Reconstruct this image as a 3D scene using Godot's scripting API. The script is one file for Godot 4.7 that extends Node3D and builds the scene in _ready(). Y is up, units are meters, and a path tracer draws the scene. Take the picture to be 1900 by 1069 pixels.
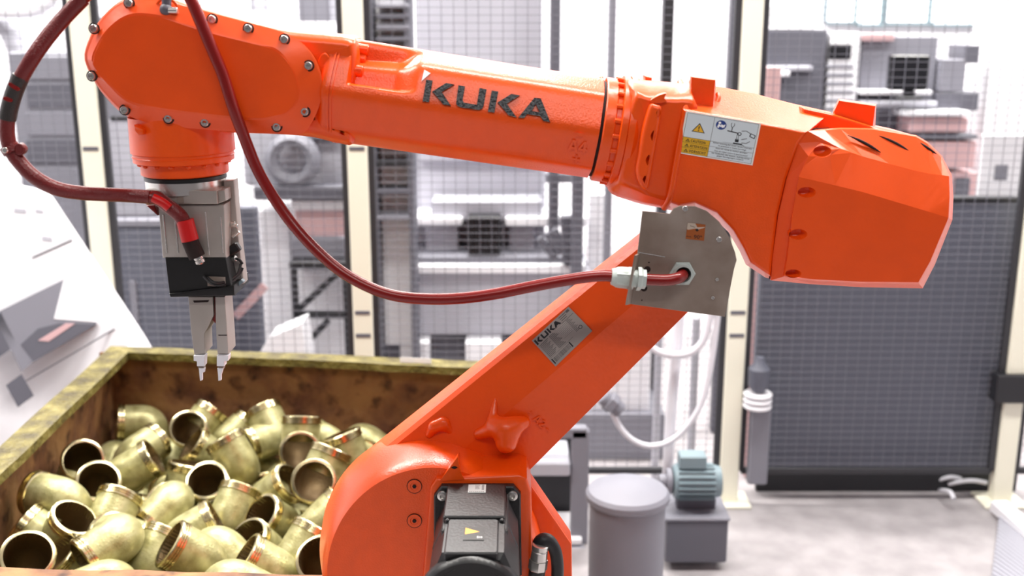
extends Node3D
# An industrial robot arm over a bin of pipe elbows, seen through the cell's fence into a workshop. Units are metres, y is up.

const FOCAL := 2000.0
const EYE := Vector3(0.0, 1.65, 0.0)
const PITCH := 0.2426
var M := {}
var base_of := {}
var taken := {}
var rng := RandomNumberGenerator.new()

func _ready() -> void:
	# camera
	var cam := Camera3D.new()
	cam.name = "camera"
	cam.position = EYE
	cam.rotation = Vector3(-PITCH, 0, 0)
	cam.fov = rad_to_deg(2.0 * atan(534.5 / FOCAL))
	var lens := CameraAttributesPhysical.new()
	lens.frustum_focal_length = 12.0 * FOCAL / 534.5
	lens.frustum_focus_distance = 1.72
	lens.exposure_aperture = 4.0
	lens.frustum_near = 0.05
	lens.frustum_far = 100.0
	cam.attributes = lens
	add_child(cam)
	cam.current = true
	# surroundings and exposure: a closed hall under ceiling lamps
	var env := Environment.new()
	env.background_mode = Environment.BG_COLOR
	env.background_color = Color(0.02, 0.02, 0.02)
	env.tonemap_mode = Environment.TONE_MAPPER_LINEAR
	env.tonemap_exposure = 1.0
	env.sdfgi_enabled = true
	env.ssao_enabled = true
	env.ssil_enabled = true
	var we := WorldEnvironment.new()
	we.name = "surroundings"
	we.environment = env
	add_child(we)
	materials()
	var day := mat(Color(1, 1, 1), 0.6)
	day.emission_enabled = true
	day.emission = Color(0.95, 0.97, 1.0)
	day.emission_energy_multiplier = 1.6
	M.daylight = day
	# unseen ceiling lamps, some added as fill for front and background: position, length along x, width, energy
	var lamps := [[Vector3(-2.7, 4.3, -2.1), 2.4, 0.4, 17.0], [Vector3(0.95, 4.3, -2.1), 2.5, 0.4, 17.0], [Vector3(0.3, 4.3, 1.4), 3.0, 0.35, 6.0], [Vector3(-2.2, 4.3, -4.6), 2.2, 0.4, 26.0], [Vector3(0.05, 4.3, -4.6), 1.3, 0.4, 17.0], [Vector3(3.3, 4.3, -4.6), 2.2, 0.4, 26.0], [Vector3(0.0, 4.3, -6.9), 5.0, 0.4, 28.0]]
	for q in lamps:
		unseen_ceiling_lamp(q[0], q[1], q[2], q[3])
	build_hall()
	build_robot()
	build_gripper()
	build_cables()
	build_bin()
	build_elbows()
	build_fence()
	build_cell()
	build_workshop()


func unseen_ceiling_lamp(at: Vector3, long: float, wide: float, energy: float) -> void:
	var o := thing("unseen_ceiling_lamp", "unseen long strip lamp placed under the workshop ceiling for its light", "lamp", at, "ceiling lamps")
	var s := Shape.new()
	s.bx(at + Vector3(0, 0.1, 0), Vector3(long + 0.06, 0.2, wide + 0.06), 0.01)
	part("housing", s, M.enamel, o)
	var glow := mat(Color(1, 1, 1), 0.6)
	glow.emission_enabled = true
	glow.emission = Color(1, 1, 1)
	glow.emission_energy_multiplier = 2.0
	s = Shape.new()
	s.bx(at + Vector3(0, -0.005, 0), Vector3(long, 0.01, wide), 0.002)
	part("diffuser", s, glow, o)
	var l := AreaLight3D.new()
	l.name = "lamp_light"
	l.area_size = Vector2(long, wide)
	l.light_energy = energy
	l.light_color = Color(1.0, 0.985, 0.96)
	l.shadow_enabled = true
	l.area_range = 20.0
	l.position = Vector3(0, -0.02, 0)
	l.rotation = Vector3(-PI / 2, 0, 0)
	o.add_child(l)


# ---------------------------------------------------------------- mesh building
class Shape:
	var v := PackedVector3Array()
	var f := PackedInt32Array()

	func orient(at: int) -> void:
		var vol := 0.0
		var c := v[f[at]]
		for i in range(at, f.size(), 3):
			vol += (v[f[i]] - c).dot((v[f[i + 1]] - c).cross(v[f[i + 2]] - c))
		if vol < 0.0:
			for i in range(at, f.size(), 3):
				var t := f[i]
				f[i] = f[i + 1]
				f[i + 1] = t

	func cap(first: int, n: int) -> void:
		var nrm := Vector3.ZERO
		for i in n:
			nrm += v[first + i].cross(v[first + (i + 1) % n])
		for i in n:
			pass
		var c := Vector3.ZERO
		for i in n:
			c += v[first + i] / n
		nrm = Vector3.ZERO
		for i in n:
			nrm += (v[first + i] - c).cross(v[first + (i + 1) % n] - c)
		if nrm.length() < 1e-12:
			return
		nrm = nrm.normalized()
		var ax := nrm.cross(Vector3.UP if absf(nrm.y) < 0.9 else Vector3.RIGHT).normalized()
		var ay := nrm.cross(ax)
		var flat := PackedVector2Array()
		for i in n:
			flat.append(Vector2((v[first + i] - c).dot(ax), (v[first + i] - c).dot(ay)) * 100.0)
		var tri := Geometry2D.triangulate_polygon(flat)
		if tri.is_empty():
			v.append(c)
			for i in n:
				f.append_array([first + i, first + (i + 1) % n, v.size() - 1])
			return
		for i in range(0, tri.size(), 3):
			var a := flat[tri[i]]
			var b := flat[tri[i + 1]]
			var d := flat[tri[i + 2]]
			if (b - a).cross(d - a) > 0.0:
				f.append_array([first + tri[i], first + tri[i + 1], first + tri[i + 2]])
			else:
				f.append_array([first + tri[i], first + tri[i + 2], first + tri[i + 1]])

	func loft(rings: Array, caps := true, fan := false) -> void:
		var at := f.size()
		var n: int = rings[0].size()
		var first := v.size()
		for r in rings:
			v.append_array(r)
		for k in rings.size() - 1:
			for i in n:
				var a := first + k * n + i
				var b := first + k * n + (i + 1) % n
				f.append_array([a, b, b + n, a, b + n, a + n])
		if caps:
			var last := first + (rings.size() - 1) * n
			if fan:
				var c0 := Vector3.ZERO
				var c1 := Vector3.ZERO
				for i in n:
					c0 += v[first + i] / n
					c1 += v[last + i] / n
				v.append(c0)
				v.append(c1)
				for i in n:
					f.append_array([first + (i + 1) % n, first + i, v.size() - 2, last + i, last + (i + 1) % n, v.size() - 1])
			else:
				var s := f.size()
				cap(first, n)
				for i in range(s, f.size(), 3):
					var t := f[i]
					f[i] = f[i + 1]
					f[i + 1] = t
				cap(last, n)
		orient(at)

	# profile of (radius, height) turned about the y axis of xf; closed profiles make rings
	func lathe(profile: Array, xf: Transform3D, segs := 32, closed := false, squash := 1.0) -> void:
		var at := f.size()
		var first := v.size()
		var n := profile.size()
		for p in profile:
			for i in segs:
				var t := TAU * i / segs
				v.append(xf * Vector3(p.x * cos(t), p.y, p.x * sin(t) * squash))
		var spans := n if closed else n - 1
		for k in spans:
			for i in segs:
				var a := first + k * segs + i
				var b := first + k * segs + (i + 1) % segs
				var c := first + ((k + 1) % n) * segs + i
				var d := first + ((k + 1) % n) * segs + (i + 1) % segs
				f.append_array([a, b, d, a, d, c])
		if not closed:
			v.append(xf * Vector3(0, profile[0].y, 0))
			v.append(xf * Vector3(0, profile[n - 1].y, 0))
			var last := first + (n - 1) * segs
			for i in segs:
				f.append_array([first + (i + 1) % segs, first + i, v.size() - 2, last + i, last + (i + 1) % segs, v.size() - 1])
		orient(at)

	func rod(a: Vector3, b: Vector3, r: float, segs := 16, bev := 0.0) -> void:
		var h := a.distance_to(b)
		var pr := [Vector2(r - bev, 0), Vector2(r, bev), Vector2(r, h - bev), Vector2(r - bev, h)] if bev > 0.0 else [Vector2(r, 0), Vector2(r, h)]
		lathe(pr, Shape.along(a, b), segs)

	static func along(a: Vector3, b: Vector3) -> Transform3D:
		var y := (b - a).normalized()
		var x := y.cross(Vector3.BACK if absf(y.z) < 0.9 else Vector3.UP).normalized()
		return Transform3D(Basis(x, y, x.cross(y)), a)

	func tube(path: Array, radius, segs := 14, flat := 1.0) -> void:
		var rings := []
		var up := Vector3.BACK
		for k in path.size():
			var p: Vector3 = path[k]
			var d: Vector3 = (path[mini(k + 1, path.size() - 1)] - path[maxi(k - 1, 0)]).normalized()
			var x := d.cross(up)
			if x.length() < 0.05:
				x = d.cross(Vector3.UP)
			x = x.normalized()
			up = x.cross(d).normalized()
			var r: float = radius[k] if radius is Array else radius
			var ring := PackedVector3Array()
			for i in segs:
				var t := TAU * i / segs
				ring.append(p + x * cos(t) * r + up * sin(t) * r * flat)
			rings.append(ring)
		loft(rings, true, true)

	func box(xf: Transform3D, size: Vector3, bev := 0.004) -> void:
		var h := size / 2.0
		bev = minf(bev, minf(h.x, minf(h.y, h.z)) * 0.6)
		var rings := []
		for k in 4:
			var e := bev if k == 0 or k == 3 else 0.0
			var y: float = [-h.y, -h.y + bev, h.y - bev, h.y][k]
			var hx := h.x - e
			var hz := h.z - e
			var c := bev
			var ring := PackedVector3Array()
			for q in [[hx, hz - c], [hx - c, hz], [c - hx, hz], [-hx, hz - c], [-hx, c - hz], [c - hx, -hz], [hx - c, -hz], [hx, c - hz]]:
				ring.append(xf * Vector3(q[0], y, q[1]))
			rings.append(ring)
		loft(rings)

	func bx(c: Vector3, size: Vector3, bev := 0.004) -> void:
		box(Transform3D(Basis(), c), size, bev)

	func bar(a: Vector3, b: Vector3, w: float, t: float, bev := 0.002) -> void:
		var xf := Shape.along(a, b)
		xf.origin = (a + b) / 2.0
		box(xf, Vector3(w, a.distance_to(b), t), bev)

	# a ring that lies in a plane of constant z, drawn in by d
	static func inset(ring: PackedVector3Array, d: float) -> PackedVector3Array:
		var n := ring.size()
		var area := 0.0
		for i in n:
			var p := ring[i]
			var q := ring[(i + 1) % n]
			area += p.x * q.y - q.x * p.y
		var s := signf(area)
		var out := PackedVector3Array()
		for i in n:
			var a := ring[(i + n - 1) % n]
			var b := ring[i]
			var c := ring[(i + 1) % n]
			var e := Vector2(b.x - a.x, b.y - a.y).normalized()
			var g := Vector2(c.x - b.x, c.y - b.y).normalized()
			var m := Vector2(-e.y - g.y, e.x + g.x) * s
			if m.length() < 0.05:
				m = Vector2(-e.y, e.x) * s
			m = m.normalized()
			var k := clampf(m.dot(Vector2(-e.y, e.x) * s), 0.45, 1.0)
			out.append(b + Vector3(m.x, m.y, 0) * d / k)
		return out

	static func moved(ring: PackedVector3Array, dz: float) -> PackedVector3Array:
		var out := PackedVector3Array()
		for p in ring:
			out.append(p + Vector3(0, 0, dz))
		return out

	# outline in a plane of constant z, pulled back by depth, with rounded front and back edges
	func slab(ring: PackedVector3Array, depth: float, bev := 0.003, steps := 2, back := -1.0) -> void:
		if back < 0.0:
			back = bev
		var rings := []
		for k in steps + 1:
			var t := PI / 2.0 * k / steps
			rings.append(moved(inset(ring, bev * (1.0 - sin(t))), -bev * (1.0 - cos(t))))
		for k in steps + 1:
			var t := PI / 2.0 * k / steps
			rings.append(moved(inset(ring, back * (1.0 - cos(t))), -depth + back * (1.0 - sin(t))))
		loft(rings)

	# a flat face with holes in it; each hole goes on as a blind recess of the given depth, its floor shifted
	func cap_holes(ring: PackedVector3Array, holes: Array, deep: float, shift := Vector3.ZERO) -> void:
		var at := f.size()
		var pts := PackedVector3Array()
		var flat := PackedVector2Array()
		var outer := PackedVector2Array()
		for i in ring.size():
			outer.append(Vector2(ring[i].x, ring[i].y))
			var nx := ring[(i + 1) % ring.size()]
			var cut := maxi(1, int(ring[i].distance_to(nx) / 0.012))
			for j in cut:
				pts.append(ring[i].lerp(nx, float(j) / cut))
		var gaps := []
		for h in holes:
			var g := PackedVector2Array()
			for p in h:
				g.append(Vector2(p.x, p.y))
				pts.append(p)
			gaps.append(g)
		for p in pts:
			flat.append(Vector2(p.x, p.y))
		var first := v.size()
		v.append_array(pts)
		var t := Geometry2D.triangulate_delaunay(flat)
		for i in range(0, t.size(), 3):
			var c := (flat[t[i]] + flat[t[i + 1]] + flat[t[i + 2]]) / 3.0
			if not Geometry2D.is_point_in_polygon(c, outer):
				continue
			var inside := false
			for g in gaps:
				inside = inside or Geometry2D.is_point_in_polygon(c, g)
			if not inside:
				f.append_array([first + t[i], first + t[i + 1], first + t[i + 2]])
		face(Vector3.BACK, -1, at)
		for h in holes:
			var rings := []
			var c := Vector3.ZERO
			for p in h:
				c += p / h.size()
			for k in 4:
				var r := PackedVector3Array()
				var u := k / 3.0
				for p in h:
					r.append(c + (p - c) * [1.0, 0.92, 0.75, 0.35][k] + (shift - Vector3(0, 0, deep)) * [0.0, 0.5, 0.85, 1.0][k])
				rings.append(r)
			var g := f.size()
			loft(rings, false)
			var n0 := (v[f[g + 1]] - v[f[g]]).cross(v[f[g + 2]] - v[f[g]])
			var mid := (v[f[g]] + v[f[g + 1]] + v[f[g + 2]]) / 3.0
			if n0.dot(c - mid) < 0.0:
				flip(g)
			var last: int = v.size() - h.size()
			v.append(c + shift - Vector3(0, 0, deep))
			g = f.size()
			for i in h.size():
				f.append_array([last + i, last + (i + 1) % h.size(), v.size() - 1])
			face(Vector3.BACK, -1, g)

	func flip(at: int) -> void:
		for i in range(at, f.size(), 3):
			var t := f[i]
			f[i] = f[i + 1]
			f[i + 1] = t

	# turn faces so that they look along n: those that use a vertex from vf on, or those from index at on
	func face(n: Vector3, _vf := -1, at := -1) -> void:
		for i in range(maxi(at, 0), f.size(), 3):
			if at < 0 and f[i] < _vf:
				continue
			if (v[f[i + 1]] - v[f[i]]).cross(v[f[i + 2]] - v[f[i]]).dot(n) < 0.0:
				var t := f[i]
				f[i] = f[i + 1]
				f[i + 1] = t

	func drilled(ring: PackedVector3Array, depth: float, bev: float, holes: Array, deep: float, shift := Vector3.ZERO) -> void:
		var rings := []
		for k in 4:
			var t := PI / 2.0 * k / 3
			rings.append(moved(inset(ring, bev * (1.0 - sin(t))), -bev * (1.0 - cos(t))))
		rings.append(moved(ring, -depth))
		var at := f.size()
		loft(rings, false)
		orient(at)
		cap_holes(rings[0], holes, deep, shift)

	# the skin of tapered rods [from, radius, to, radius] that melt into each other over the length k (surface nets)
	func nets(bones: Array, cell: float, k: float) -> void:
		var lo := Vector3.ONE * 1e9
		var hi := -lo
		for b in bones:
			for e in [0, 2]:
				lo = lo.min(b[e] - Vector3.ONE * (b[e + 1] + k))
				hi = hi.max(b[e] + Vector3.ONE * (b[e + 1] + k))
		var n := Vector3i(((hi - lo) / cell).ceil()) + Vector3i.ONE * 2
		var d := PackedFloat32Array()
		d.resize(n.x * n.y * n.z)
		for z in n.z:
			for y in n.y:
				for x in n.x:
					var p := lo + Vector3(x, y, z) * cell
					var v0 := 1e9
					for b in bones:
						var ab: Vector3 = b[2] - b[0]
						var t := clampf((p - b[0]).dot(ab) / ab.length_squared(), 0.0, 1.0)
						var q: float = p.distance_to(b[0] + ab * t) - lerpf(b[1], b[3], t)
						var h := clampf(0.5 + 0.5 * (v0 - q) / k, 0.0, 1.0)
						v0 = lerpf(v0, q, h) - k * h * (1.0 - h) if v0 < 1e8 else q
					d[x + n.x * (y + n.y * z)] = v0
		var id := {}
		var at := f.size()
		for z in n.z - 1:
			for y in n.y - 1:
				for x in n.x - 1:
					var sum := Vector3.ZERO
					var c := 0
					for e in 12:
						var ax := e / 4
						var u := e % 2
						var w := (e / 2) % 2
						var o: Vector3i = [Vector3i(0, u, w), Vector3i(u, 0, w), Vector3i(u, w, 0)][ax]
						var g: Vector3i = o + [Vector3i(1, 0, 0), Vector3i(0, 1, 0), Vector3i(0, 0, 1)][ax]
						var a := d[x + o.x + n.x * (y + o.y + n.y * (z + o.z))]
						var b2 := d[x + g.x + n.x * (y + g.y + n.y * (z + g.z))]
						if (a < 0.0) != (b2 < 0.0):
							sum += Vector3(o).lerp(Vector3(g), a / (a - b2))
							c += 1
					if c:
						id[x + n.x * (y + n.y * z)] = v.size()
						v.append(lo + (Vector3(x, y, z) + sum / c) * cell)
		var step := [1, n.x, n.x * n.y]
		for z in range(1, n.z - 1):
			for y in range(1, n.y - 1):
				for x in range(1, n.x - 1):
					var i := x + n.x * (y + n.y * z)
					for ax in 3:
						var a := d[i]
						var b2: float = d[i + step[ax]]
						if (a < 0.0) == (b2 < 0.0):
							continue
						var s1: int = step[(ax + 1) % 3]
						var s2: int = step[(ax + 2) % 3]
						var q := [id[i], id[i - s1], id[i - s1 - s2], id[i - s2]]
						if a < 0.0:
							f.append_array([q[0], q[1], q[2], q[0], q[2], q[3]])
						else:
							f.append_array([q[0], q[2], q[1], q[0], q[3], q[2]])
		orient(at)

	func ball(c: Vector3, r: Vector3, segs := 20) -> void:
		var pr := []
		for k in 13:
			var t := PI * k / 12.0
			pr.append(Vector2(maxf(sin(t), 0.001), -cos(t)))
		lathe(pr, Transform3D(Basis.from_scale(r), c), segs)

	func mesh(from: Vector3, crease := 35.0) -> ArrayMesh:
		var weld := {}
		var id := PackedInt32Array()
		id.resize(v.size())
		var pos := PackedVector3Array()
		for i in v.size():
			var key := Vector3i((v[i] * 20000.0).round())
			if not weld.has(key):
				weld[key] = pos.size()
				pos.append(v[i])
			id[i] = weld[key]
		var nf := f.size() / 3
		var fn := PackedVector3Array()
		fn.resize(nf)
		var start := PackedInt32Array()
		start.resize(pos.size() + 1)
		for k in nf:
			var a := pos[id[f[3 * k]]]
			fn[k] = (pos[id[f[3 * k + 1]]] - a).cross(pos[id[f[3 * k + 2]]] - a)
			for j in 3:
				start[id[f[3 * k + j]] + 1] += 1
		for i in pos.size():
			start[i + 1] += start[i]
		var fill := start.duplicate()
		var faces := PackedInt32Array()
		faces.resize(nf * 3)
		for k in nf:
			for j in 3:
				var p := id[f[3 * k + j]]
				faces[fill[p]] = k
				fill[p] += 1
		var lim := cos(deg_to_rad(crease))
		var unit := PackedVector3Array()
		for n in fn:
			unit.append(n.normalized())
		var ov := PackedVector3Array()
		var on := PackedVector3Array()
		var oi := PackedInt32Array()
		var made := {}
		for k in nf:
			if fn[k].length_squared() < 1e-22:
				continue
			for j in [0, 2, 1]:
				var p := id[f[3 * k + j]]
				var n := Vector3.ZERO
				for q in range(start[p], start[p + 1]):
					if unit[faces[q]].dot(unit[k]) > lim:
						n += fn[faces[q]]
				n = n.normalized()
				var key := [p, Vector3i((n * 500.0).round())]
				if not made.has(key):
					made[key] = ov.size()
					ov.append(pos[p] - from)
					on.append(n)
				oi.append(made[key])
		var arrays := []
		arrays.resize(Mesh.ARRAY_MAX)
		arrays[Mesh.ARRAY_VERTEX] = ov
		arrays[Mesh.ARRAY_NORMAL] = on
		arrays[Mesh.ARRAY_INDEX] = oi
		var m := ArrayMesh.new()
		m.add_surface_from_arrays(Mesh.PRIMITIVE_TRIANGLES, arrays)
		return m


func part(called: String, s: Shape, mat: Material, parent: Node3D, crease := 35.0) -> MeshInstance3D:
	var mi := MeshInstance3D.new()
	mi.name = called
	mi.mesh = s.mesh(base_of.get(parent, Vector3.ZERO), crease)
	mi.mesh.surface_set_material(0, mat)
	parent.add_child(mi, true)
	base_of[mi] = base_of.get(parent, Vector3.ZERO)
	return mi


func numbered(called: String) -> String:
	taken[called] = taken.get(called, -1) + 1
	return called if taken[called] == 0 else "%s_%03d" % [called, taken[called]]


func thing(called: String, label: String, category: String, at: Vector3, group := "") -> Node3D:
	var o := Node3D.new()
	o.name = numbered(called)
	add_child(o)
	o.position = at
	base_of[o] = at
	tag(o, label, category, group)
	return o


func tag(o: Node3D, label: String, category := "", group := "", kind := "") -> Node3D:
	if label:
		o.set_meta("label", label)
	if category:
		o.set_meta("category", category)
	if group:
		o.set_meta("group", group)
	if kind:
		o.set_meta("kind", kind)
	return o


# a top-level thing that is one mesh, with its origin at the given place
func lone(called: String, label: String, category: String, s: Shape, mat: Material, at: Vector3, group := "", crease := 35.0) -> MeshInstance3D:
	var mi := MeshInstance3D.new()
	mi.name = numbered(called)
	mi.mesh = s.mesh(at, crease)
	mi.mesh.surface_set_material(0, mat)
	mi.position = at
	add_child(mi)
	base_of[mi] = at
	tag(mi, label, category, group)
	return mi


func structure(called: String, s: Shape, mat: Material, label := "") -> MeshInstance3D:
	var mi := MeshInstance3D.new()
	mi.name = called
	mi.mesh = s.mesh(Vector3.ZERO)
	mi.mesh.surface_set_material(0, mat)
	add_child(mi, true)
	tag(mi, label, "", "", "structure")
	return mi


# ---------------------------------------------------------------- surveying: where a sight line meets an upright or a level plane
func sight(px: float, py: float) -> Vector3:
	return Vector3(0, -sin(PITCH), -cos(PITCH)) + Vector3.RIGHT * ((px - 950.0) / FOCAL) + Vector3(0, cos(PITCH), -sin(PITCH)) * ((534.5 - py) / FOCAL)


func U(px: float, py: float, z: float) -> Vector3:
	var d := sight(px, py)
	return EYE + d * (z / d.z)


# a frame on the sight line at distance -z whose axis looks level towards the camera's side
func facing(px: float, py: float, z: float) -> Transform3D:
	var p := U(px, py, z)
	return Shape.along(p, p + Vector3.BACK)


func G(px: float, py: float, y: float) -> Vector3:
	var d := sight(px, py)
	return EYE + d * ((y - EYE.y) / d.y)


func mpp(px: float, py: float, z: float) -> float:
	return U(px, py, z).distance_to(U(px + 1.0, py, z))


func P(a: Array, z: float) -> PackedVector3Array:
	var out := PackedVector3Array()
	for i in range(0, a.size(), 2):
		out.append(U(a[i], a[i + 1], z))
	return out


# a smooth closed outline through the given points
func S(a: Array, z: float, n := 6) -> PackedVector3Array:
	var out := PackedVector3Array()
	var k := a.size() / 2
	for i in k:
		var q := []
		for j in 4:
			var m := (i + j - 1 + k) % k
			q.append(Vector2(a[2 * m], a[2 * m + 1]))
		for j in n:
			var p: Vector2 = q[1].cubic_interpolate(q[2], q[0], q[3], float(j) / n)
			out.append(U(p.x, p.y, z))
	return out


# a smooth open path through (x, y, z) triples
func path(a: Array, n := 6) -> Array:
	var pts := []
	for i in range(0, a.size(), 3):
		pts.append(U(a[i], a[i + 1], a[i + 2]))
	return curve(pts, n)


func curve(pts: Array, n := 6) -> Array:
	var out := []
	for i in pts.size() - 1:
		for j in n:
			out.append(pts[i].cubic_interpolate(pts[i + 1], pts[maxi(i - 1, 0)], pts[mini(i + 2, pts.size() - 1)], float(j) / n))
	out.append(pts[-1])
	return out


# an upright box whose front face spans the given points of the view at distance -z
func front_box(s: Shape, x0: float, y0: float, x1: float, y1: float, z: float, depth: float, bev := 0.004) -> void:
	var ym := (y0 + y1) / 2.0
	if y0 < 330.0:
		ym = minf(ym, 330.0)
	var xm := (x0 + x1) / 2.0
	var l := U(x0, ym, z).x
	var r := U(x1, ym, z).x
	var t := U(xm, y0, z).y
	var b := maxf(U(xm, y1, z).y, 0.0)
	s.bx(Vector3((l + r) / 2, (t + b) / 2, z - depth / 2), Vector3(r - l, t - b, depth), bev)


# ---------------------------------------------------------------- print: lettering and signs painted into label textures
func paint_tri(im: Image, a: Vector2, b: Vector2, c: Vector2, col: Color) -> void:
	var x0 := clampi(int(floor(minf(a.x, minf(b.x, c.x)))), 0, im.get_width() - 1)
	var x1 := clampi(int(ceil(maxf(a.x, maxf(b.x, c.x)))), 0, im.get_width() - 1)
	var y0 := clampi(int(floor(minf(a.y, minf(b.y, c.y)))), 0, im.get_height() - 1)
	var y1 := clampi(int(ceil(maxf(a.y, maxf(b.y, c.y)))), 0, im.get_height() - 1)
	var w := (b - a).cross(c - a)
	if absf(w) < 1e-6:
		return
	for y in range(y0, y1 + 1):
		for x in range(x0, x1 + 1):
			var p := Vector2(x + 0.5, y + 0.5)
			var u := (b - a).cross(p - a) / w
			var v := (c - b).cross(p - b) / w
			var t := (a - c).cross(p - c) / w
			if u >= -0.001 and v >= -0.001 and t >= -0.001:
				im.set_pixel(x, y, col)


func paint_poly(im: Image, a: Array, col: Color) -> void:
	var pts := PackedVector2Array()
	for i in range(0, a.size(), 2):
		pts.append(Vector2(a[i], a[i + 1]))
	var t := Geometry2D.triangulate_polygon(pts)
	for i in range(0, t.size(), 3):
		paint_tri(im, pts[t[i]], pts[t[i + 1]], pts[t[i + 2]], col)


func paint_disc(im: Image, c: Vector2, r: float, col: Color) -> void:
	for y in range(int(c.y - r), int(c.y + r) + 1):
		for x in range(int(c.x - r), int(c.x + r) + 1):
			if Vector2(x, y).distance_to(c) <= r and x >= 0 and y >= 0 and x < im.get_width() and y < im.get_height():
				im.set_pixel(x, y, col)


func paint_line(im: Image, a: Vector2, b: Vector2, w: float, col: Color) -> void:
	var n := (b - a).orthogonal().normalized() * w / 2
	paint_tri(im, a + n, b + n, b - n, col)
	paint_tri(im, a + n, b - n, a - n, col)


func lettering(text: String, bold := true) -> TextMesh:
	var font := SystemFont.new()
	font.font_names = PackedStringArray(["Droid Sans"])
	font.font_weight = 700 if bold else 400
	var t := TextMesh.new()
	t.text = text
	t.font = font
	t.font_size = 48
	t.pixel_size = 0.01
	t.depth = 0.02
	t.curve_step = 2.0
	return t


# text of the given cap height with its left end on at, stretched to width if that is given
func paint_text(im: Image, text: String, at: Vector2, height: float, col: Color, width := 0.0, centre := false) -> void:
	var arr := lettering(text).surface_get_arrays(0)
	var vs: PackedVector3Array = arr[Mesh.ARRAY_VERTEX]
	var ns: PackedVector3Array = arr[Mesh.ARRAY_NORMAL]
	var ix: PackedInt32Array = arr[Mesh.ARRAY_INDEX] if arr[Mesh.ARRAY_INDEX] != null else PackedInt32Array(range(vs.size()))
	var lo := Vector2(1e9, 1e9)
	var hi := Vector2(-1e9, -1e9)
	for p in vs:
		lo = lo.min(Vector2(p.x, p.y))
		hi = hi.max(Vector2(p.x, p.y))
	var ky := height / 0.345
	var kx := width / (hi.x - lo.x) if width > 0.0 else ky
	var x0 := at.x - (hi.x - lo.x) * kx / 2 if centre else at.x
	for i in range(0, ix.size(), 3):
		if ns[ix[i]].z < 0.5:
			continue
		var q := []
		for j in 3:
			var p := vs[ix[i + j]]
			q.append(Vector2(x0 + (p.x - lo.x) * kx, at.y - (p.y - lo.y) * ky))
		paint_tri(im, q[0], q[1], q[2], col)


func print_material(im: Image, rough := 0.45) -> StandardMaterial3D:
	im.generate_mipmaps()
	var m := StandardMaterial3D.new()
	m.albedo_texture = ImageTexture.create_from_image(im)
	m.roughness = rough
	return m


# a thin printed sheet with the corners top-left, top-right, bottom-right, bottom-left
func sheet(called: String, q: Array, mat: Material, parent: Node3D, thick := 0.0006) -> MeshInstance3D:
	var o: Vector3 = base_of.get(parent, Vector3.ZERO)
	var n: Vector3 = (q[3] - q[0]).cross(q[1] - q[0]).normalized()
	if n.z < 0:
		n = -n
	var uv := [Vector2(0, 0), Vector2(1, 0), Vector2(1, 1), Vector2(0, 1)]
	var st := SurfaceTool.new()
	st.begin(Mesh.PRIMITIVE_TRIANGLES)
	for k in [0, 1, 2, 0, 2, 3]:
		st.set_uv(uv[k])
		st.set_normal(n)
		st.add_vertex(q[k] + n * thick - o)
	for i in 4:
		var j := (i + 1) % 4
		var side: Vector3 = ((q[i] + q[j]) / 2 - (q[0] + q[1] + q[2] + q[3]) / 4).normalized()
		var c := [[i, 1], [i, 0], [j, 0], [i, 1], [j, 0], [j, 1]]
		for e in c:
			st.set_uv(uv[e[0]])
			st.set_normal(side)
			st.add_vertex(q[e[0]] + n * thick * e[1] - o)
	var mi := MeshInstance3D.new()
	mi.name = called
	mi.mesh = st.commit()
	mi.mesh.surface_set_material(0, mat)
	parent.add_child(mi, true)
	base_of[mi] = o
	return mi


# ---------------------------------------------------------------- materials
func noise_tex(freq: float, normal := false, ramp: Gradient = null, size := 256, octaves := 4, kind := FastNoiseLite.TYPE_SIMPLEX_SMOOTH, bump := 4.0, sd := 1) -> NoiseTexture2D:
	var n := FastNoiseLite.new()
	n.noise_type = kind
	n.frequency = freq
	n.seed = sd
	n.fractal_octaves = octaves
	var t := NoiseTexture2D.new()
	t.width = size
	t.height = size
	t.seamless = true
	t.noise = n
	t.as_normal_map = normal
	t.bump_strength = bump
	if ramp:
		t.color_ramp = ramp
	return t


func ramp(stops: Array) -> Gradient:
	var g := Gradient.new()
	var o := PackedFloat32Array()
	var c := PackedColorArray()
	for s in stops:
		o.append(s[0])
		c.append(s[1])
	g.offsets = o
	g.colors = c
	return g


func mat(c: Color, rough := 0.5, metal := 0.0) -> StandardMaterial3D:
	var m := StandardMaterial3D.new()
	m.albedo_color = c
	m.roughness = rough
	m.metallic = metal
	return m


func tri(m: StandardMaterial3D, scale: float, albedo: Texture2D = null, normal: Texture2D = null, strength := 0.3, rough: Texture2D = null) -> StandardMaterial3D:
	m.uv1_triplanar = true
	m.uv1_scale = Vector3.ONE * scale
	if albedo:
		m.albedo_texture = albedo
	if normal:
		m.normal_enabled = true
		m.normal_texture = normal
		m.normal_scale = strength
	if rough:
		m.roughness_texture = rough
	return m


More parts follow.
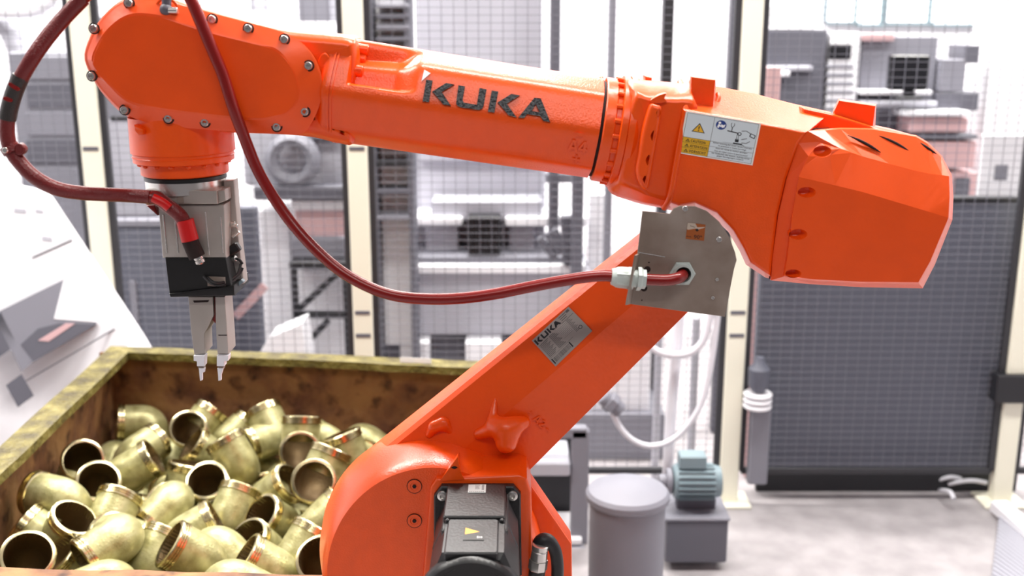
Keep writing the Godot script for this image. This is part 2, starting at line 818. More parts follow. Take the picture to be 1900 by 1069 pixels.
func materials() -> void:
	var peel := noise_tex(0.09, true, null, 256, 2, FastNoiseLite.TYPE_SIMPLEX_SMOOTH, 3.0)
	var cast := noise_tex(0.12, true, null, 256, 3, FastNoiseLite.TYPE_SIMPLEX_SMOOTH, 6.0)
	var tone := noise_tex(0.01, false, ramp([[0.0, Color(0.96, 0.96, 0.96)], [1.0, Color(1, 1, 1)]]), 256, 4)
	M.orange = tri(mat(Color(0.97, 0.335, 0.035), 0.3), 4.0, tone, peel, 0.08)
	M.orange_peel = tri(mat(Color(0.97, 0.335, 0.035), 0.3), 9.0, tone, cast, 0.10)
	M.orange_lid = tri(mat(Color(0.97, 0.33, 0.045), 0.35), 4.0, tone, peel, 0.04)
	M.dark = mat(Color(0.05, 0.05, 0.055), 0.6)
	M.gap = mat(Color(0.12, 0.035, 0.02), 0.8)
	M.letter = tri(mat(Color(0.16, 0.16, 0.17), 0.4), 6.0, null, cast, 0.35)
	M.white = mat(Color(0.95, 0.95, 0.95), 0.5)
	M.steel = mat(Color(0.86, 0.85, 0.83), 0.25, 0.85)
	M.brushed = tri(mat(Color(0.80, 0.78, 0.76), 0.38, 0.5), 1.0, noise_tex(0.02, false, ramp([[0.0, Color(0.82, 0.8, 0.78)], [1.0, Color(1, 1, 1)]]), 256, 5))
	M.plate = tri(mat(Color(0.66, 0.61, 0.57), 0.45, 0.4), 3.0, noise_tex(0.012, false, ramp([[0.0, Color(0.78, 0.74, 0.71)], [1.0, Color(1, 1, 1)]]), 256, 5))
	M.black = mat(Color(0.025, 0.025, 0.028), 0.45)
	M.motor = tri(mat(Color(0.11, 0.11, 0.115), 0.42), 5.0, null, cast, 0.06)
	M.motor_dark = mat(Color(0.05, 0.05, 0.055), 0.35)
	M.red_cable = mat(Color(0.50, 0.075, 0.06), 0.25)
	M.red_sleeve = tri(mat(Color(0.42, 0.10, 0.10), 0.35), 12.0, null, cast, 0.35)
	M.red = mat(Color(0.78, 0.02, 0.02), 0.4)
	M.tape = tri(mat(Color(0.17, 0.15, 0.14), 0.45), 12.0, null, cast, 0.4)
	M.gland = mat(Color(0.74, 0.78, 0.76), 0.4)
	M.rubber = mat(Color(0.10, 0.10, 0.11), 0.5)
	# bin
	var rust := ramp([[0.0, Color(0.33, 0.19, 0.14)], [0.35, Color(0.49, 0.33, 0.21)], [0.6, Color(0.57, 0.41, 0.25)], [1.0, Color(0.63, 0.47, 0.29)]])
	M.rust = tri(mat(Color(1, 1, 1), 0.7), 0.9, noise_tex(0.012, false, rust, 512, 5, FastNoiseLite.TYPE_SIMPLEX_SMOOTH, 4.0, 7), cast, 0.12)
	M.rust.detail_enabled = true
	M.rust.detail_blend_mode = BaseMaterial3D.BLEND_MODE_MUL
	M.rust.detail_albedo = noise_tex(0.02, false, ramp([[0.0, Color(0.25, 0.18, 0.16)], [0.2, Color(0.75, 0.70, 0.68)], [0.4, Color(1, 1, 1)], [1.0, Color(1, 1, 1)]]), 512, 5, FastNoiseLite.TYPE_SIMPLEX, 4.0, 21)
	var olive := ramp([[0.0, Color(0.22, 0.18, 0.07)], [0.35, Color(0.34, 0.30, 0.11)], [0.65, Color(0.43, 0.39, 0.17)], [1.0, Color(0.58, 0.54, 0.34)]])
	M.olive = tri(mat(Color(1, 1, 1), 0.55), 2.0, noise_tex(0.012, false, olive, 512, 4, FastNoiseLite.TYPE_SIMPLEX_SMOOTH, 4.0, 11), cast, 0.3)
	# elbows
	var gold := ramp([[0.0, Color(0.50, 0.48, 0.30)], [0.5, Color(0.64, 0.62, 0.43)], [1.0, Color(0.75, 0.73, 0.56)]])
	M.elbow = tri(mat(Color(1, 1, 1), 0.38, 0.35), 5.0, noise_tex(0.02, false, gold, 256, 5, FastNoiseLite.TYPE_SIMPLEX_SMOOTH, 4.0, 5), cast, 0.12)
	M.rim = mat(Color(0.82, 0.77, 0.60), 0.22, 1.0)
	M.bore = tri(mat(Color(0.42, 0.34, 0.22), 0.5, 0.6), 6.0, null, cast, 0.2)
	# the cell and the hall behind it
	M.cream = mat(Color(0.93, 0.92, 0.85), 0.5)
	M.wire = mat(Color(0.42, 0.42, 0.46), 0.5)
	M.frame = mat(Color(0.19, 0.19, 0.21), 0.5)
	var slab_ramp := ramp([[0.0, Color(0.58, 0.56, 0.57)], [0.5, Color(0.63, 0.61, 0.62)], [1.0, Color(0.68, 0.66, 0.67)]])
	M.concrete = tri(mat(Color(1, 1, 1), 0.55), 0.7, noise_tex(0.02, false, slab_ramp, 512, 6, FastNoiseLite.TYPE_SIMPLEX_SMOOTH, 4.0, 3), null)
	M.wall_near = mat(Color(0.34, 0.34, 0.36), 0.8)
	M.wall = mat(Color(0.90, 0.90, 0.92), 0.8)
	M.ceiling = mat(Color(0.80, 0.80, 0.82), 0.9)
	M.enamel = mat(Color(0.94, 0.94, 0.96), 0.4)
	M.pale = tri(mat(Color(0.70, 0.70, 0.74), 0.5), 0.8, tone)
	M.mid = mat(Color(0.50, 0.50, 0.54), 0.5)
	M.grey = mat(Color(0.36, 0.36, 0.40), 0.5)
	M.slate = mat(Color(0.35, 0.36, 0.41), 0.5)
	M.charcoal = mat(Color(0.13, 0.13, 0.15), 0.5)
	M.pink = mat(Color(0.78, 0.64, 0.65), 0.5)
	M.teal = mat(Color(0.47, 0.54, 0.57), 0.45)
	M.screen = mat(Color(0.10, 0.10, 0.12), 0.25)
	M.hose = mat(Color(0.86, 0.86, 0.89), 0.4)


# ---------------------------------------------------------------- the robot
func screw(s: Shape, at: Vector3, n: Vector3, r: float, h: float) -> void:
	var xf := Shape.along(at, at + n)
	s.lathe([Vector2(r, 0), Vector2(r, h * 0.75), Vector2(r * 0.85, h), Vector2(r * 0.5, h), Vector2(r * 0.46, h * 0.3)], xf, 20)


var tube_a: Vector3
var tube_b: Vector3
var tube_r0: float
var tube_r1: float


func tube_radius(t: float, th: float) -> float:
	var sum := 0.0
	for k in 8:
		var c := cos(th - deg_to_rad(22.5 + 45.0 * k))
		if c > 0.0:
			sum += pow(c / 0.985, 22.0)
	var r := pow(sum, -1.0 / 22.0) * lerpf(tube_r0, tube_r1, clampf(t, 0, 1)) * (1.0 - 0.34 * smoothstep(0.045, 0.13, -t))
	# the pocket with the flange bolts, sunk into the upper front near the wrist
	var deg := rad_to_deg(wrapf(th, -PI, PI))
	var u := smoothstep(0.028, 0.042, t) * (1.0 - smoothstep(0.20, 0.30, t)) * smoothstep(13.0, 17.0, deg) * (1.0 - smoothstep(72.0, 84.0, deg))
	return r - u * 0.020 * lerpf(1.15, 0.75, clampf((t - 0.04) / 0.22, 0, 1))


func tube_frame() -> Array:
	var a := (tube_b - tube_a).normalized()
	return [a, Vector3.BACK, Vector3.BACK.cross(a)]


func tube_point(t: float, th: float, out := 0.0) -> Vector3:
	var fr := tube_frame()
	return tube_a + (tube_b - tube_a) * t + (fr[1] * cos(th) + fr[2] * sin(th)) * (tube_radius(t, th) + out)


# the point of the tube's skin that a sight line meets, moved outwards
func on_tube(px: float, py: float, out := 0.0) -> Vector3:
	var fr := tube_frame()
	var d := sight(px, py).normalized()
	var s := 1.2
	for k in 400:
		var p := EYE + d * s
		var q := p - tube_a
		var ax: float = q.dot(fr[0])
		var w: Vector3 = q - fr[0] * ax
		var th := atan2(w.dot(fr[2]), w.dot(fr[1]))
		var gap := w.length() - tube_radius(ax / tube_a.distance_to(tube_b), th) - out
		if gap < 0.0002:
			return p
		s += gap * 0.7
	return EYE + d * s


# a raised letter on the tube from a flat list of points
func glyph(s: Shape, a: Array, height: float) -> void:
	var lo := PackedVector3Array()
	var hi := PackedVector3Array()
	for i in range(0, a.size(), 2):
		var px: float = 760.0 + a[i] / 6.786
		var py: float = 110.0 + a[i + 1] / 6.786
		lo.append(on_tube(px, py, -0.002))
		hi.append(on_tube(px, py, height))
	s.loft([lo, hi])


func build_robot() -> Node3D:
	var rb := thing("robot_arm", "large orange industrial robot arm reaching over the bin, with black lettering on its forearm", "robot", Vector3(-0.08, 0, -1.6))
	# --- wrist: a deep casting with a bolted lid
	var outline := [157, 112, 163, 78, 182, 42, 212, 10, 250, -10, 300, -12, 352, 6, 400, 20, 440, 31, 520, 51, 562, 58, 622, 63, 660, 71, 668, 110, 664, 170, 662, 230, 655, 267, 632, 266, 612, 262, 578, 254, 520, 249, 430, 246, 330, 239, 280, 231, 246, 221, 224, 208, 202, 187, 178, 156]
	var s := Shape.new()
	var mid := S(outline, -1.62, 3)
	var rings := [Shape.moved(Shape.inset(mid, 0.02), -0.07), Shape.moved(mid, -0.05), mid, S(outline, -1.565, 3), Shape.inset(S(outline, -1.552, 3), 0.006), Shape.inset(S(outline, -1.545, 3), 0.016)]
	s.loft(rings)
	var wrist := part("wrist_housing", s, M.orange, rb, 50)
	var lid_out := [158, 110, 166, 75, 186, 40, 214, 12, 250, -4, 300, 2, 345, 12, 400, 26, 460, 42, 520, 58, 556, 76, 583, 105, 597, 145, 594, 190, 578, 228, 560, 248, 520, 248, 430, 244, 330, 236, 282, 229, 248, 219, 226, 205, 203, 183, 178, 152]
	var lid_in := [170, 112, 179, 84, 198, 55, 226, 32, 256, 24, 300, 29, 345, 44, 400, 60, 440, 70, 480, 80, 512, 90, 535, 112, 551, 140, 556, 170, 549, 196, 530, 213, 505, 220, 480, 223, 430, 220, 330, 209, 280, 201, 250, 195, 228, 184, 205, 162, 184, 138]
	s = Shape.new()
	s.loft([S(lid_out, -1.56, 4), S(lid_out, -1.53, 4), Shape.inset(S(lid_out, -1.528, 4), 0.003), S(lid_in, -1.516, 4), Shape.inset(S(lid_in, -1.5148, 4), 0.003)])
	var lid := part("wrist_lid", s, M.orange_lid, rb, 14)
	for q in [240, 6, 175, 53, 171, 141, 232, 204, 313, 220, 381, 227, 514, 235, 566, 207, 573, 122, 528, 73, 461, 53, 394, 36].size() / 2:
		var at: Array = [240, 6, 175, 53, 171, 141, 232, 204, 313, 220, 381, 227, 514, 235, 566, 207, 573, 122, 528, 73, 461, 53, 394, 36]
		s = Shape.new()
		screw(s, U(at[2 * q], at[2 * q + 1], -1.5245), Vector3.BACK, 0.0058, 0.005)
		part("screw", s, M.steel, lid, 40)
		s = Shape.new()
		s.lathe([Vector2(0.0078, 0), Vector2(0.0078, 0.0012), Vector2(0.006, 0.0012), Vector2(0.006, 0)], facing(at[2 * q], at[2 * q + 1], -1.5240), 20, true)
		part("screw_recess", s, M.gap, lid, 40)
	# the dark oval scoop and the cast ribs beside the lid
	s = Shape.new()
	s.slab(S([588, 118, 594, 103, 603, 98, 611, 106, 615, 122, 611, 134, 600, 138, 591, 132], -1.541), 0.006, 0.002)
	part("cast_scoop", s, M.orange, rb)
	s = Shape.new()
	s.slab(P([594, 174, 618, 177, 612, 204, 593, 204], -1.538), 0.012, 0.004)
	part("cast_boss", s, M.orange, rb)
	# eye bolt with a grey rod at the top of the wrist
	s = Shape.new()
	s.lathe([Vector2(0.0165, 0), Vector2(0.0165, 0.0015), Vector2(0.0148, 0.0022), Vector2(0.0128, 0.0008)], facing(310, 18, -1.528), 24, true)
	part("bolt_recess", s, M.orange, rb)
	s = Shape.new()
	s.rod(U(309, 18, -1.524), U(309, -60, -1.524), 0.0065, 16, 0.001)
	s.ball(U(308, 18, -1.522), Vector3.ONE * 0.0085)
	var eye := part("cable_clamp", s, M.grey, rb, 50)
	s = Shape.new()
	s.rod(U(312, 19, -1.519), U(330, 20, -1.519), 0.0045, 16, 0.001)
	part("pin", s, M.steel, eye)
	# --- hand: the turned body below the wrist
	var h0 := U(335, 215, -1.6)
	var h1 := U(344, 322, -1.6)
	var k := mpp(340, 270, -1.6)
	var L := h0.distance_to(h1)
	s = Shape.new()
	var pr := []
	for p in [[93, 0.0], [94, 0.60], [91, 0.62], [91, 0.66], [92.5, 0.675], [91, 0.69], [91, 0.76], [88, 0.775], [79, 0.78], [79, 0.98], [76, 1.0]]:
		pr.append(Vector2(p[0] * k, p[1] * L))
	s.lathe(pr, Shape.along(h0, h1), 64)
	var hand := part("hand_housing", s, M.orange, rb, 30)
	s = Shape.new()
	s.slab(P([247, 232, 266, 240, 266, 250, 255, 251, 248, 243], -1.522), 0.05, 0.004)
	part("cast_notch", s, M.orange, hand)
	for i in 11:
		var t := deg_to_rad(-15.0 + 21.0 * i)
		var ax := Shape.along(h0, h1)
		var c := h0 + (h1 - h0) * 0.80 + ax.basis.x * cos(t) * 80 * k + ax.basis.z * sin(t) * 80 * k
		s = Shape.new()
		s.ball(c, Vector3(5, 4, 5) * k, 10)
		part("hex_bolt", s, M.orange, hand)
	s = Shape.new()
	s.lathe([Vector2(73 * k, 0), Vector2(74.5 * k, 2 * k), Vector2(74.5 * k, 9 * k), Vector2(70 * k, 10 * k)], Shape.along(h1, h1 + (h1 - h0)), 64)
	part("seal_ring", s, M.motor_dark, rb)
	# --- forearm tube
	tube_a = U(640, 168, -1.6)
	tube_b = U(1107, 239, -1.6)
	tube_r0 = 93.0 * mpp(640, 168, -1.6)
	tube_r1 = 89.5 * mpp(1107, 239, -1.6)
	s = Shape.new()
	rings = []
	for i in 150:
		var t := -0.13 + 1.125 * i / 149.0
		var ring := PackedVector3Array()
		for j in 128:
			ring.append(tube_point(t, TAU * j / 128.0))
		rings.append(ring)
	s.loft(rings, true, true)
	var arm := part("forearm_tube", s, M.orange_peel, rb, 40)
	s = Shape.new()
	var seam := PackedVector3Array()
	for j in 97:
		seam.append(tube_point(0.0, TAU * j / 96.0, 0.0))
	for q in [-0.012, -0.024]:
		rings = []
		for j in 96:
			var th := TAU * j / 96.0
			var bow: float = 0.012 * cos(th) * cos(th)
			rings.append([tube_point(q - bow, th, -0.002), tube_point(q - bow, th, 0.0022), tube_point(q - bow + 0.006, th, 0.0022), tube_point(q - bow + 0.006, th, -0.002)])
		var ring_lists := []
		for w in 4:
			var rr := PackedVector3Array()
			for j in 96:
				rr.append(rings[j][w])
			ring_lists.append(rr)
		s.loft(ring_lists, false)
	part("cast_seam", s, M.orange, arm)
	for q in [674, 93, 671, 112, 665, 130].size() / 2:
		var at: Array = [674, 93, 669, 111, 663, 131]
		var p := on_tube(at[2 * q], at[2 * q + 1], 0.0)
		var fr := tube_frame()
		s = Shape.new()
		s.rod(p - fr[0] * 0.014, p + fr[0] * 0.008, 0.0088, 18, 0.0015)
		part("flange_bolt", s, M.orange, arm)
	# raised lettering and the white arrowhead
	var word := [[[210, 256, 290, 268, 245, 540, 163, 530], [285, 405, 460, 298, 565, 318, 405, 412, 522, 587, 425, 572]], [[615, 326, 697, 342, 668, 515, 684, 545, 846, 572, 882, 362, 968, 378, 932, 590, 912, 625, 872, 640, 650, 606, 606, 590, 586, 560]], [[1035, 393, 1117, 405, 1068, 672, 985, 660], [1108, 542, 1282, 435, 1388, 455, 1225, 560, 1348, 733, 1245, 705]], [[1570, 483, 1652, 492, 1772, 792, 1682, 776, 1648, 718, 1480, 690, 1440, 742, 1368, 735, 1566, 490, 1588, 566, 1538, 652, 1638, 668, 1589, 566, 1569, 487]]]
	for w in word:
		s = Shape.new()
		for g in w:
			glyph(s, g, 0.0028)
		part("letter", s, M.letter, arm, 30)
	s = Shape.new()
	glyph(s, [185, 130, 265, 175, 150, 275], 0.0012)
	part("white_arrowhead", s, M.white, arm)
	emboss("A4", 1072, 272, 36, 9.0, arm, true)
	emboss("-", 1075, 250, 14, 9.0, arm, true)
	emboss("+", 1069, 296, 14, 9.0, arm, true)
	# --- the bolted flange between tube and elbow
	var ax := (tube_b - tube_a).normalized()
	var kk := mpp(1110, 240, -1.6)
	var along := func(px: float) -> Vector3: return tube_b + ax * (px - 1107.0) * kk * 1.01
	var turn := func(a: float, b: float, r: float, bev: float) -> Array: return [Vector2((r - bev) * kk, 0), Vector2(r * kk, bev * kk), Vector2(r * kk, (b - a - bev) * kk), Vector2((r - bev) * kk, (b - a) * kk)]
	s = Shape.new()
	s.lathe(turn.call(1105, 1113, 88, 1), Shape.along(along.call(1105), along.call(1200)), 72)
	part("flange_gap", s, M.gap, rb)
	s = Shape.new()
	s.lathe(turn.call(1110, 1131, 96, 2), Shape.along(along.call(1110), along.call(1200)), 72)
	var fl := part("flange_ring", s, M.orange, rb)
	s = Shape.new()
	s.lathe(turn.call(1128, 1146, 93, 1), Shape.along(along.call(1128), along.call(1200)), 72)
	part("flange_neck", s, M.orange, rb)
	s = Shape.new()
	s.lathe([Vector2(100 * kk, 0), Vector2(103 * kk, 2 * kk), Vector2(103 * kk, 13 * kk), Vector2(101 * kk, 14 * kk), Vector2(104 * kk, 15 * kk), Vector2(104 * kk, 26 * kk), Vector2(98 * kk, 34 * kk)], Shape.along(along.call(1139), along.call(1200)), 72)
	part("flange_ring", s, M.orange, rb)
	for i in 22:
		var t := TAU * i / 22.0
		var fr := tube_frame()
		var c: Vector3 = along.call(1128) + (fr[1] * cos(t) + fr[2] * sin(t)) * 95.5 * kk
		s = Shape.new()
		s.rod(c, c + ax * 12 * kk, 4.2 * kk, 10, 0.6 * kk)
		part("flange_bolt", s, M.orange, fl)
	s = Shape.new()
	s.slab(S([1083, 147, 1092, 141, 1105, 140, 1120, 143, 1120, 160, 1086, 158], -1.61, 4), 0.06, 0.01)
	part("cast_lug", s, M.orange, rb)
	s = Shape.new()
	s.slab(P([1197, 141, 1210, 144, 1210, 154, 1197, 152], -1.62), 0.03, 0.003)
	part("cast_pip", s, M.orange, rb)
	# --- elbow: the domed neck, then the big housing
	s = Shape.new()
	var neck := [1160, 149, 1200, 149, 1250, 153, 1300, 158, 1300, 230, 1290, 300, 1276, 352, 1262, 386, 1212, 383, 1168, 372, 1128, 352, 1132, 300, 1146, 220]
	var neck_in := [1178, 176, 1205, 178, 1240, 182, 1290, 188, 1290, 240, 1276, 296, 1262, 345, 1244, 372, 1206, 364, 1182, 354, 1152, 338, 1154, 300, 1164, 230]
	s.loft([S(neck, -1.70, 4), S(neck, -1.60, 4), Shape.inset(S(neck, -1.565, 4), 0.004), Shape.inset(S(neck, -1.54, 4), 0.016), S(neck_in, -1.527, 4), Shape.inset(S(neck_in, -1.522, 4), 0.008)], true, true)
	part("elbow_neck", s, M.orange, rb, 60)
	var pad_ring := S([1206, 196, 1219, 194, 1229, 200, 1226, 224, 1215, 290, 1206, 340, 1200, 354, 1188, 346, 1180, 320, 1184, 285, 1192, 240], -1.5105, 4)
	var pad_holes := []
	for q in [[1222, 210, 4, 8], [1212, 252, 5, 10], [1203, 297, 5, 10], [1196, 336, 5, 10]]:
		pad_holes.append(S([q[0] - q[2], q[1], q[0] + 1, q[1] - q[3], q[0] + q[2], q[1], q[0] - 1, q[1] + q[3]], -1.5105, 4))
	s = Shape.new()
	s.drilled(pad_ring, 0.03, 0.007, pad_holes, 0.009, Vector3(0.002, 0, 0))
	part("bolt_pad", s, M.orange, rb, 40)

	s = Shape.new()
	s.slab(S([1207, 186, 1222, 177, 1237, 173, 1233, 182, 1238, 188, 1224, 192, 1212, 192], -1.5165, 3), 0.02, 0.0012)
	part("cast_scoop", s, M.orange, rb)
	var sil := [1262, 152, 1300, 156, 1345, 163, 1400, 174, 1470, 192, 1542, 208, 1518, 238, 1502, 262, 1476, 330, 1460, 400, 1450, 480, 1446, 521, 1420, 515, 1384, 491, 1372, 465, 1352, 431, 1322, 402, 1290, 388, 1262, 394, 1234, 388, 1228, 370, 1240, 320, 1254, 240]
	var frt := [1266, 200, 1300, 206, 1345, 214, 1400, 224, 1450, 233, 1500, 243, 1494, 251, 1483, 266, 1459, 332, 1443, 400, 1434, 478, 1430, 514, 1418, 506, 1392, 488, 1380, 462, 1360, 428, 1330, 396, 1290, 378, 1262, 383, 1242, 376, 1240, 364, 1248, 318, 1258, 258]
	s = Shape.new()
	s.loft([P(sil, -1.72), P(sil, -1.62), P(frt, -1.522), Shape.inset(P(frt, -1.5165), 0.0012), Shape.inset(P(frt, -1.5145), 0.003), Shape.inset(P(frt, -1.5138), 0.0045)])
	var elbow := part("elbow_housing", s, M.orange_peel, rb, 16)
	s = Shape.new()
	s.slab(P([1490, 200, 1548, 212, 1626, 236, 1700, 252, 1746, 286, 1758, 330, 1500, 330, 1490, 300], -1.59), 0.12, 0.006, 2)
	part("elbow_housing", s, M.orange_peel, rb, 40)
	s = Shape.new()
	s.tube(path([1262, 152, -1.60, 1268, 175, -1.555, 1272, 202, -1.523, 1262, 260, -1.516, 1252, 318, -1.514, 1243, 366, -1.516, 1232, 386, -1.53]), 0.0045, 12)
	part("cast_seam", s, M.orange, elbow, 60)
	# lifting lugs
	s = Shape.new()
	s.loft([P([1276, 176, 1316, 182, 1328, 182, 1326, 148, 1284, 142, 1278, 150], -1.60), P([1279, 172, 1296, 200, 1326, 194, 1328, 147, 1281, 141, 1280, 150], -1.555), P([1284, 182, 1302, 206, 1323, 200, 1327, 149, 1283, 143, 1282, 160], -1.545)])
	part("lifting_lug", s, M.orange, rb, 20)
	s = Shape.new()
	s.tube(path([1298, 186, -1.572, 1312, 198, -1.562, 1326, 196, -1.564, 1333, 184, -1.572, 1332, 174, -1.58]), 0.0035, 10)
	part("cast_seam", s, M.orange, elbow, 60)
	s = Shape.new()
	s.loft([P([1545, 240, 1612, 244, 1624, 234, 1626, 193, 1556, 183, 1546, 204], -1.68), P([1546, 226, 1590, 240, 1620, 238, 1625, 195, 1558, 185, 1547, 206], -1.61), P([1549, 212, 1584, 232, 1619, 238, 1624, 197, 1557, 187, 1548, 206], -1.60)])
	part("lifting_lug", s, M.orange, rb, 20)
	# --- motor cover at the elbow's rear
	var cb := [1497, 243, 1530, 239, 1560, 237, 1624, 238, 1700, 251, 1722, 264, 1748, 290, 1766, 325, 1769, 365, 1767, 408, 1735, 490, 1712, 535, 1600, 533, 1500, 527, 1429, 520, 1431, 480, 1442, 400, 1458, 330, 1480, 266]
	var cf := [1521, 263, 1560, 276, 1600, 290, 1650, 304, 1700, 317, 1728, 323, 1748, 325, 1761, 327, 1762, 365, 1760, 404, 1728, 486, 1706, 527, 1600, 526, 1505, 521, 1452, 514, 1458, 478, 1468, 400, 1482, 328, 1500, 290]
	s = Shape.new()
	var lip := P(cb, -1.56)
	var lip2 := Shape.inset(P(cb, -1.55), 0.002)
	for i in [0, 14, 15, 16, 17, 18]:
		lip[i] = U(cb[2 * i], cb[2 * i + 1], -1.526)
		lip2[i] = U(cb[2 * i] + 2, cb[2 * i + 1], -1.518)
	var front := P(cf, -1.508)
	for i in 8:
		front[i] = U(cf[2 * i], cf[2 * i + 1], -1.520)
	s.loft([Shape.inset(P(cb, -1.735), 0.012), P(cb, -1.72), lip, lip2, front], false)
	# the upper front plane leans back from a crease, the lower one stands upright
	var cz := -1.499
	var crease := P([1482, 328, 1600, 356, 1700, 386, 1760, 404], cz)
	var lower := PackedVector3Array([crease[0], crease[1], crease[2], crease[3]])
	lower.append_array(P([1726, 485, 1704, 524, 1600, 523, 1505, 518, 1455, 512, 1461, 478, 1470, 400], cz))
	var upper := PackedVector3Array()
	for i in 9:
		upper.append(front[i])
	upper.append_array(PackedVector3Array([crease[3], crease[2], crease[1], crease[0], front[18]]))
	var dish := []
	for q in [[1526, 281, 17, 11], [1497, 357, 17, 10], [1481, 435, 17, 10], [1472, 508, 15, 8]]:
		var ring := PackedVector3Array()
		for i in 20:
			var t := TAU * i / 20
			ring.append(U(q[0] + cos(t) * q[2], q[1] + sin(t) * q[3], -1.5155 + 0.00022 * (q[1] + sin(t) * q[3] - 268.0) if q[1] < 300 else cz))
		dish.append(ring)
	s.cap_holes(upper, [dish[0]], 0.012, Vector3(-0.004, 0.002, 0))
	s.cap_holes(lower, [dish[1], dish[2], dish[3]], 0.012, Vector3(-0.004, 0.002, 0))
	var pairs := [[9, 3], [10, 4], [11, 5], [12, 6], [13, 7], [14, 8], [15, 9], [16, 10], [17, 0]]
	for i in 8:
		var k4 := s.v.size()
		s.v.append_array(PackedVector3Array([front[pairs[i][0]], front[pairs[i + 1][0]], lower[pairs[i][1]], lower[pairs[i + 1][1]]]))
		s.f.append_array([k4 + 1, k4, k4 + 2, k4 + 1, k4 + 2, k4 + 3])
	var k5 := s.v.size()
	s.v.append_array(PackedVector3Array([front[8], front[9], lower[3], front[17], front[18], lower[0]]))
	s.f.append_array([k5, k5 + 1, k5 + 2, k5 + 3, k5 + 4, k5 + 5])
	s.face(Vector3.BACK, k5)
	var cover := part("motor_cover", s, M.orange_lid, rb, 8)
	s = Shape.new()
	s.tube(path([1560, 238, -1.625, 1530, 239, -1.58, 1500, 243, -1.545, 1481, 266, -1.525, 1457, 331, -1.524, 1441, 400, -1.524, 1431, 480, -1.524, 1428, 517, -1.528]), 0.0011, 8)
	part("cover_seam", s, M.gap, cover)
	for q in [[1573, 251, 1634, 283], [1632, 252, 1690, 283], [1684, 256, 1738, 286]]:
		s = Shape.new()
		var o3 := U(1624, 240, -1.55)
		var nn := (U(1600, 290, -1.52) - o3).cross(U(1700, 317, -1.52) - o3).normalized()
		var pts := []
		for j in 9:
			var u := j / 8.0
			var dd := sight(lerpf(q[0], q[2], u), lerpf(q[1], q[3], u) - 2.0 * sin(PI * u))
			pts.append(EYE + dd * ((o3 - EYE).dot(nn) / dd.dot(nn)))
		s.tube(pts, [0.0004, 0.0010, 0.0016, 0.0020, 0.0022, 0.0022, 0.0020, 0.0014, 0.0005], 10)
		part("cooling_slot", s, M.gap, cover, 60)
	# --- lower arm
	s = Shape.new()
	var st0 := [U(722, 803, -1.66), U(745, 806, -1.592), U(752, 812, -1.582), U(900, 800, -1.567), U(950, 905, -1.572), U(950, 905, -1.66)]
	var st1 := [U(1215, 410, -1.66), U(1222, 420, -1.592), U(1228, 426, -1.582), U(1252, 500, -1.567), U(1330, 525, -1.572), U(1330, 525, -1.66)]
	var stations := []
	for i in 9:
		var ring := PackedVector3Array()
		for j in 6:
			ring.append(st0[j].lerp(st1[j], -0.12 + 1.12 * i / 8.0))
		stations.append(ring)
	s.loft(stations)
	var low := part("lower_arm", s, M.orange, rb, 12)
	# cast horns on the lower arm, blended like a casting
	s = Shape.new()
	s.nets([[U(919, 738, -1.576), 0.003, U(913, 785, -1.560), 0.009], [U(889, 805, -1.568), 0.009, U(925, 794, -1.553), 0.013], [U(925, 794, -1.553), 0.013, U(972, 784, -1.560), 0.010], [U(940, 797, -1.548), 0.017, U(938, 822, -1.545), 0.0155], [U(958, 790, -1.552), 0.012, U(944, 820, -1.548), 0.011]], 0.003, 0.010)
	part("cast_horn", s, M.orange, low, 80)
	s = Shape.new()
	s.nets([[U(797, 806, -1.580), 0.007, U(806, 792, -1.576), 0.008], [U(806, 792, -1.576), 0.008, U(822, 786, -1.576), 0.009], [U(822, 786, -1.576), 0.009, U(837, 800, -1.580), 0.007]], 0.003, 0.008)
	part("cast_horn", s, M.orange, low, 80)
	emboss("+ A2 -", 1000, 781, 52, 42.0, low, false, -1.569)
	# --- shoulder casting
	s = Shape.new()
	var ringA := PackedVector3Array()
	var ringB := PackedVector3Array()
	var ringC := PackedVector3Array()
	var ringD := PackedVector3Array()
	for i in 96:
		var t := TAU * i / 96.0
		ringA.append(U(800 + cos(t) * 204, 1001 + sin(t) * 204, -1.645))
		ringB.append(U(800 + cos(t) * 207, 1020 + sin(t) * 207, -1.585))
		ringC.append(U(803 + cos(t) * 205, 1052 + sin(t) * 203, -1.515))
		ringD.append(U(803 + cos(t) * 196, 1064 + sin(t) * 196, -1.497))
	s.loft([ringA, ringB, ringC, ringD, Shape.inset(ringD, 0.006)], true, true)
	var sh := part("shoulder_casting", s, M.orange_peel, rb, 34)
	for q in [[769, 902], [769, 966]]:
		s = Shape.new()
		s.lathe([Vector2(0.0115, 0), Vector2(0.0115, 0.0012), Vector2(0.0105, 0.0012), Vector2(0.0105, 0)], facing(q[0], q[1], -1.4968), 32, true)
		part("plug_groove", s, M.gap, sh)
		s = Shape.new()
		s.lathe([Vector2(0.0105, 0), Vector2(0.0105, 0.0018), Vector2(0.0065, 0.0018), Vector2(0.0058, 0.001), Vector2(0.0045, 0.001)], facing(q[0], q[1], -1.4968), 32)
		part("screw_plug", s, M.orange, sh)
		s = Shape.new()
		s.lathe([Vector2(0.0034, 0), Vector2(0.003, 0.0025)], facing(q[0], q[1], -1.4968), 6)
		part("plug_socket", s, M.gap, sh)
	# motor seat with its gusset, and the side plate
	s = Shape.new()
	s.slab(P([798, 905, 810, 888, 963, 882, 978, 889, 986, 915, 990, 1120, 780, 1120, 796, 930], -1.488), 0.13, 0.005, 3)
	part("motor_seat", s, M.orange, rb)
	s = Shape.new()
	s.loft([P([812, 893, 852, 838, 858, 880, 868, 893], -1.55), P([812, 893, 850, 842, 857, 878, 866, 890], -1.50), P([816, 893, 849, 848, 855, 878, 862, 890], -1.487)])
	var gus := part("gusset", s, M.orange, rb, 20)
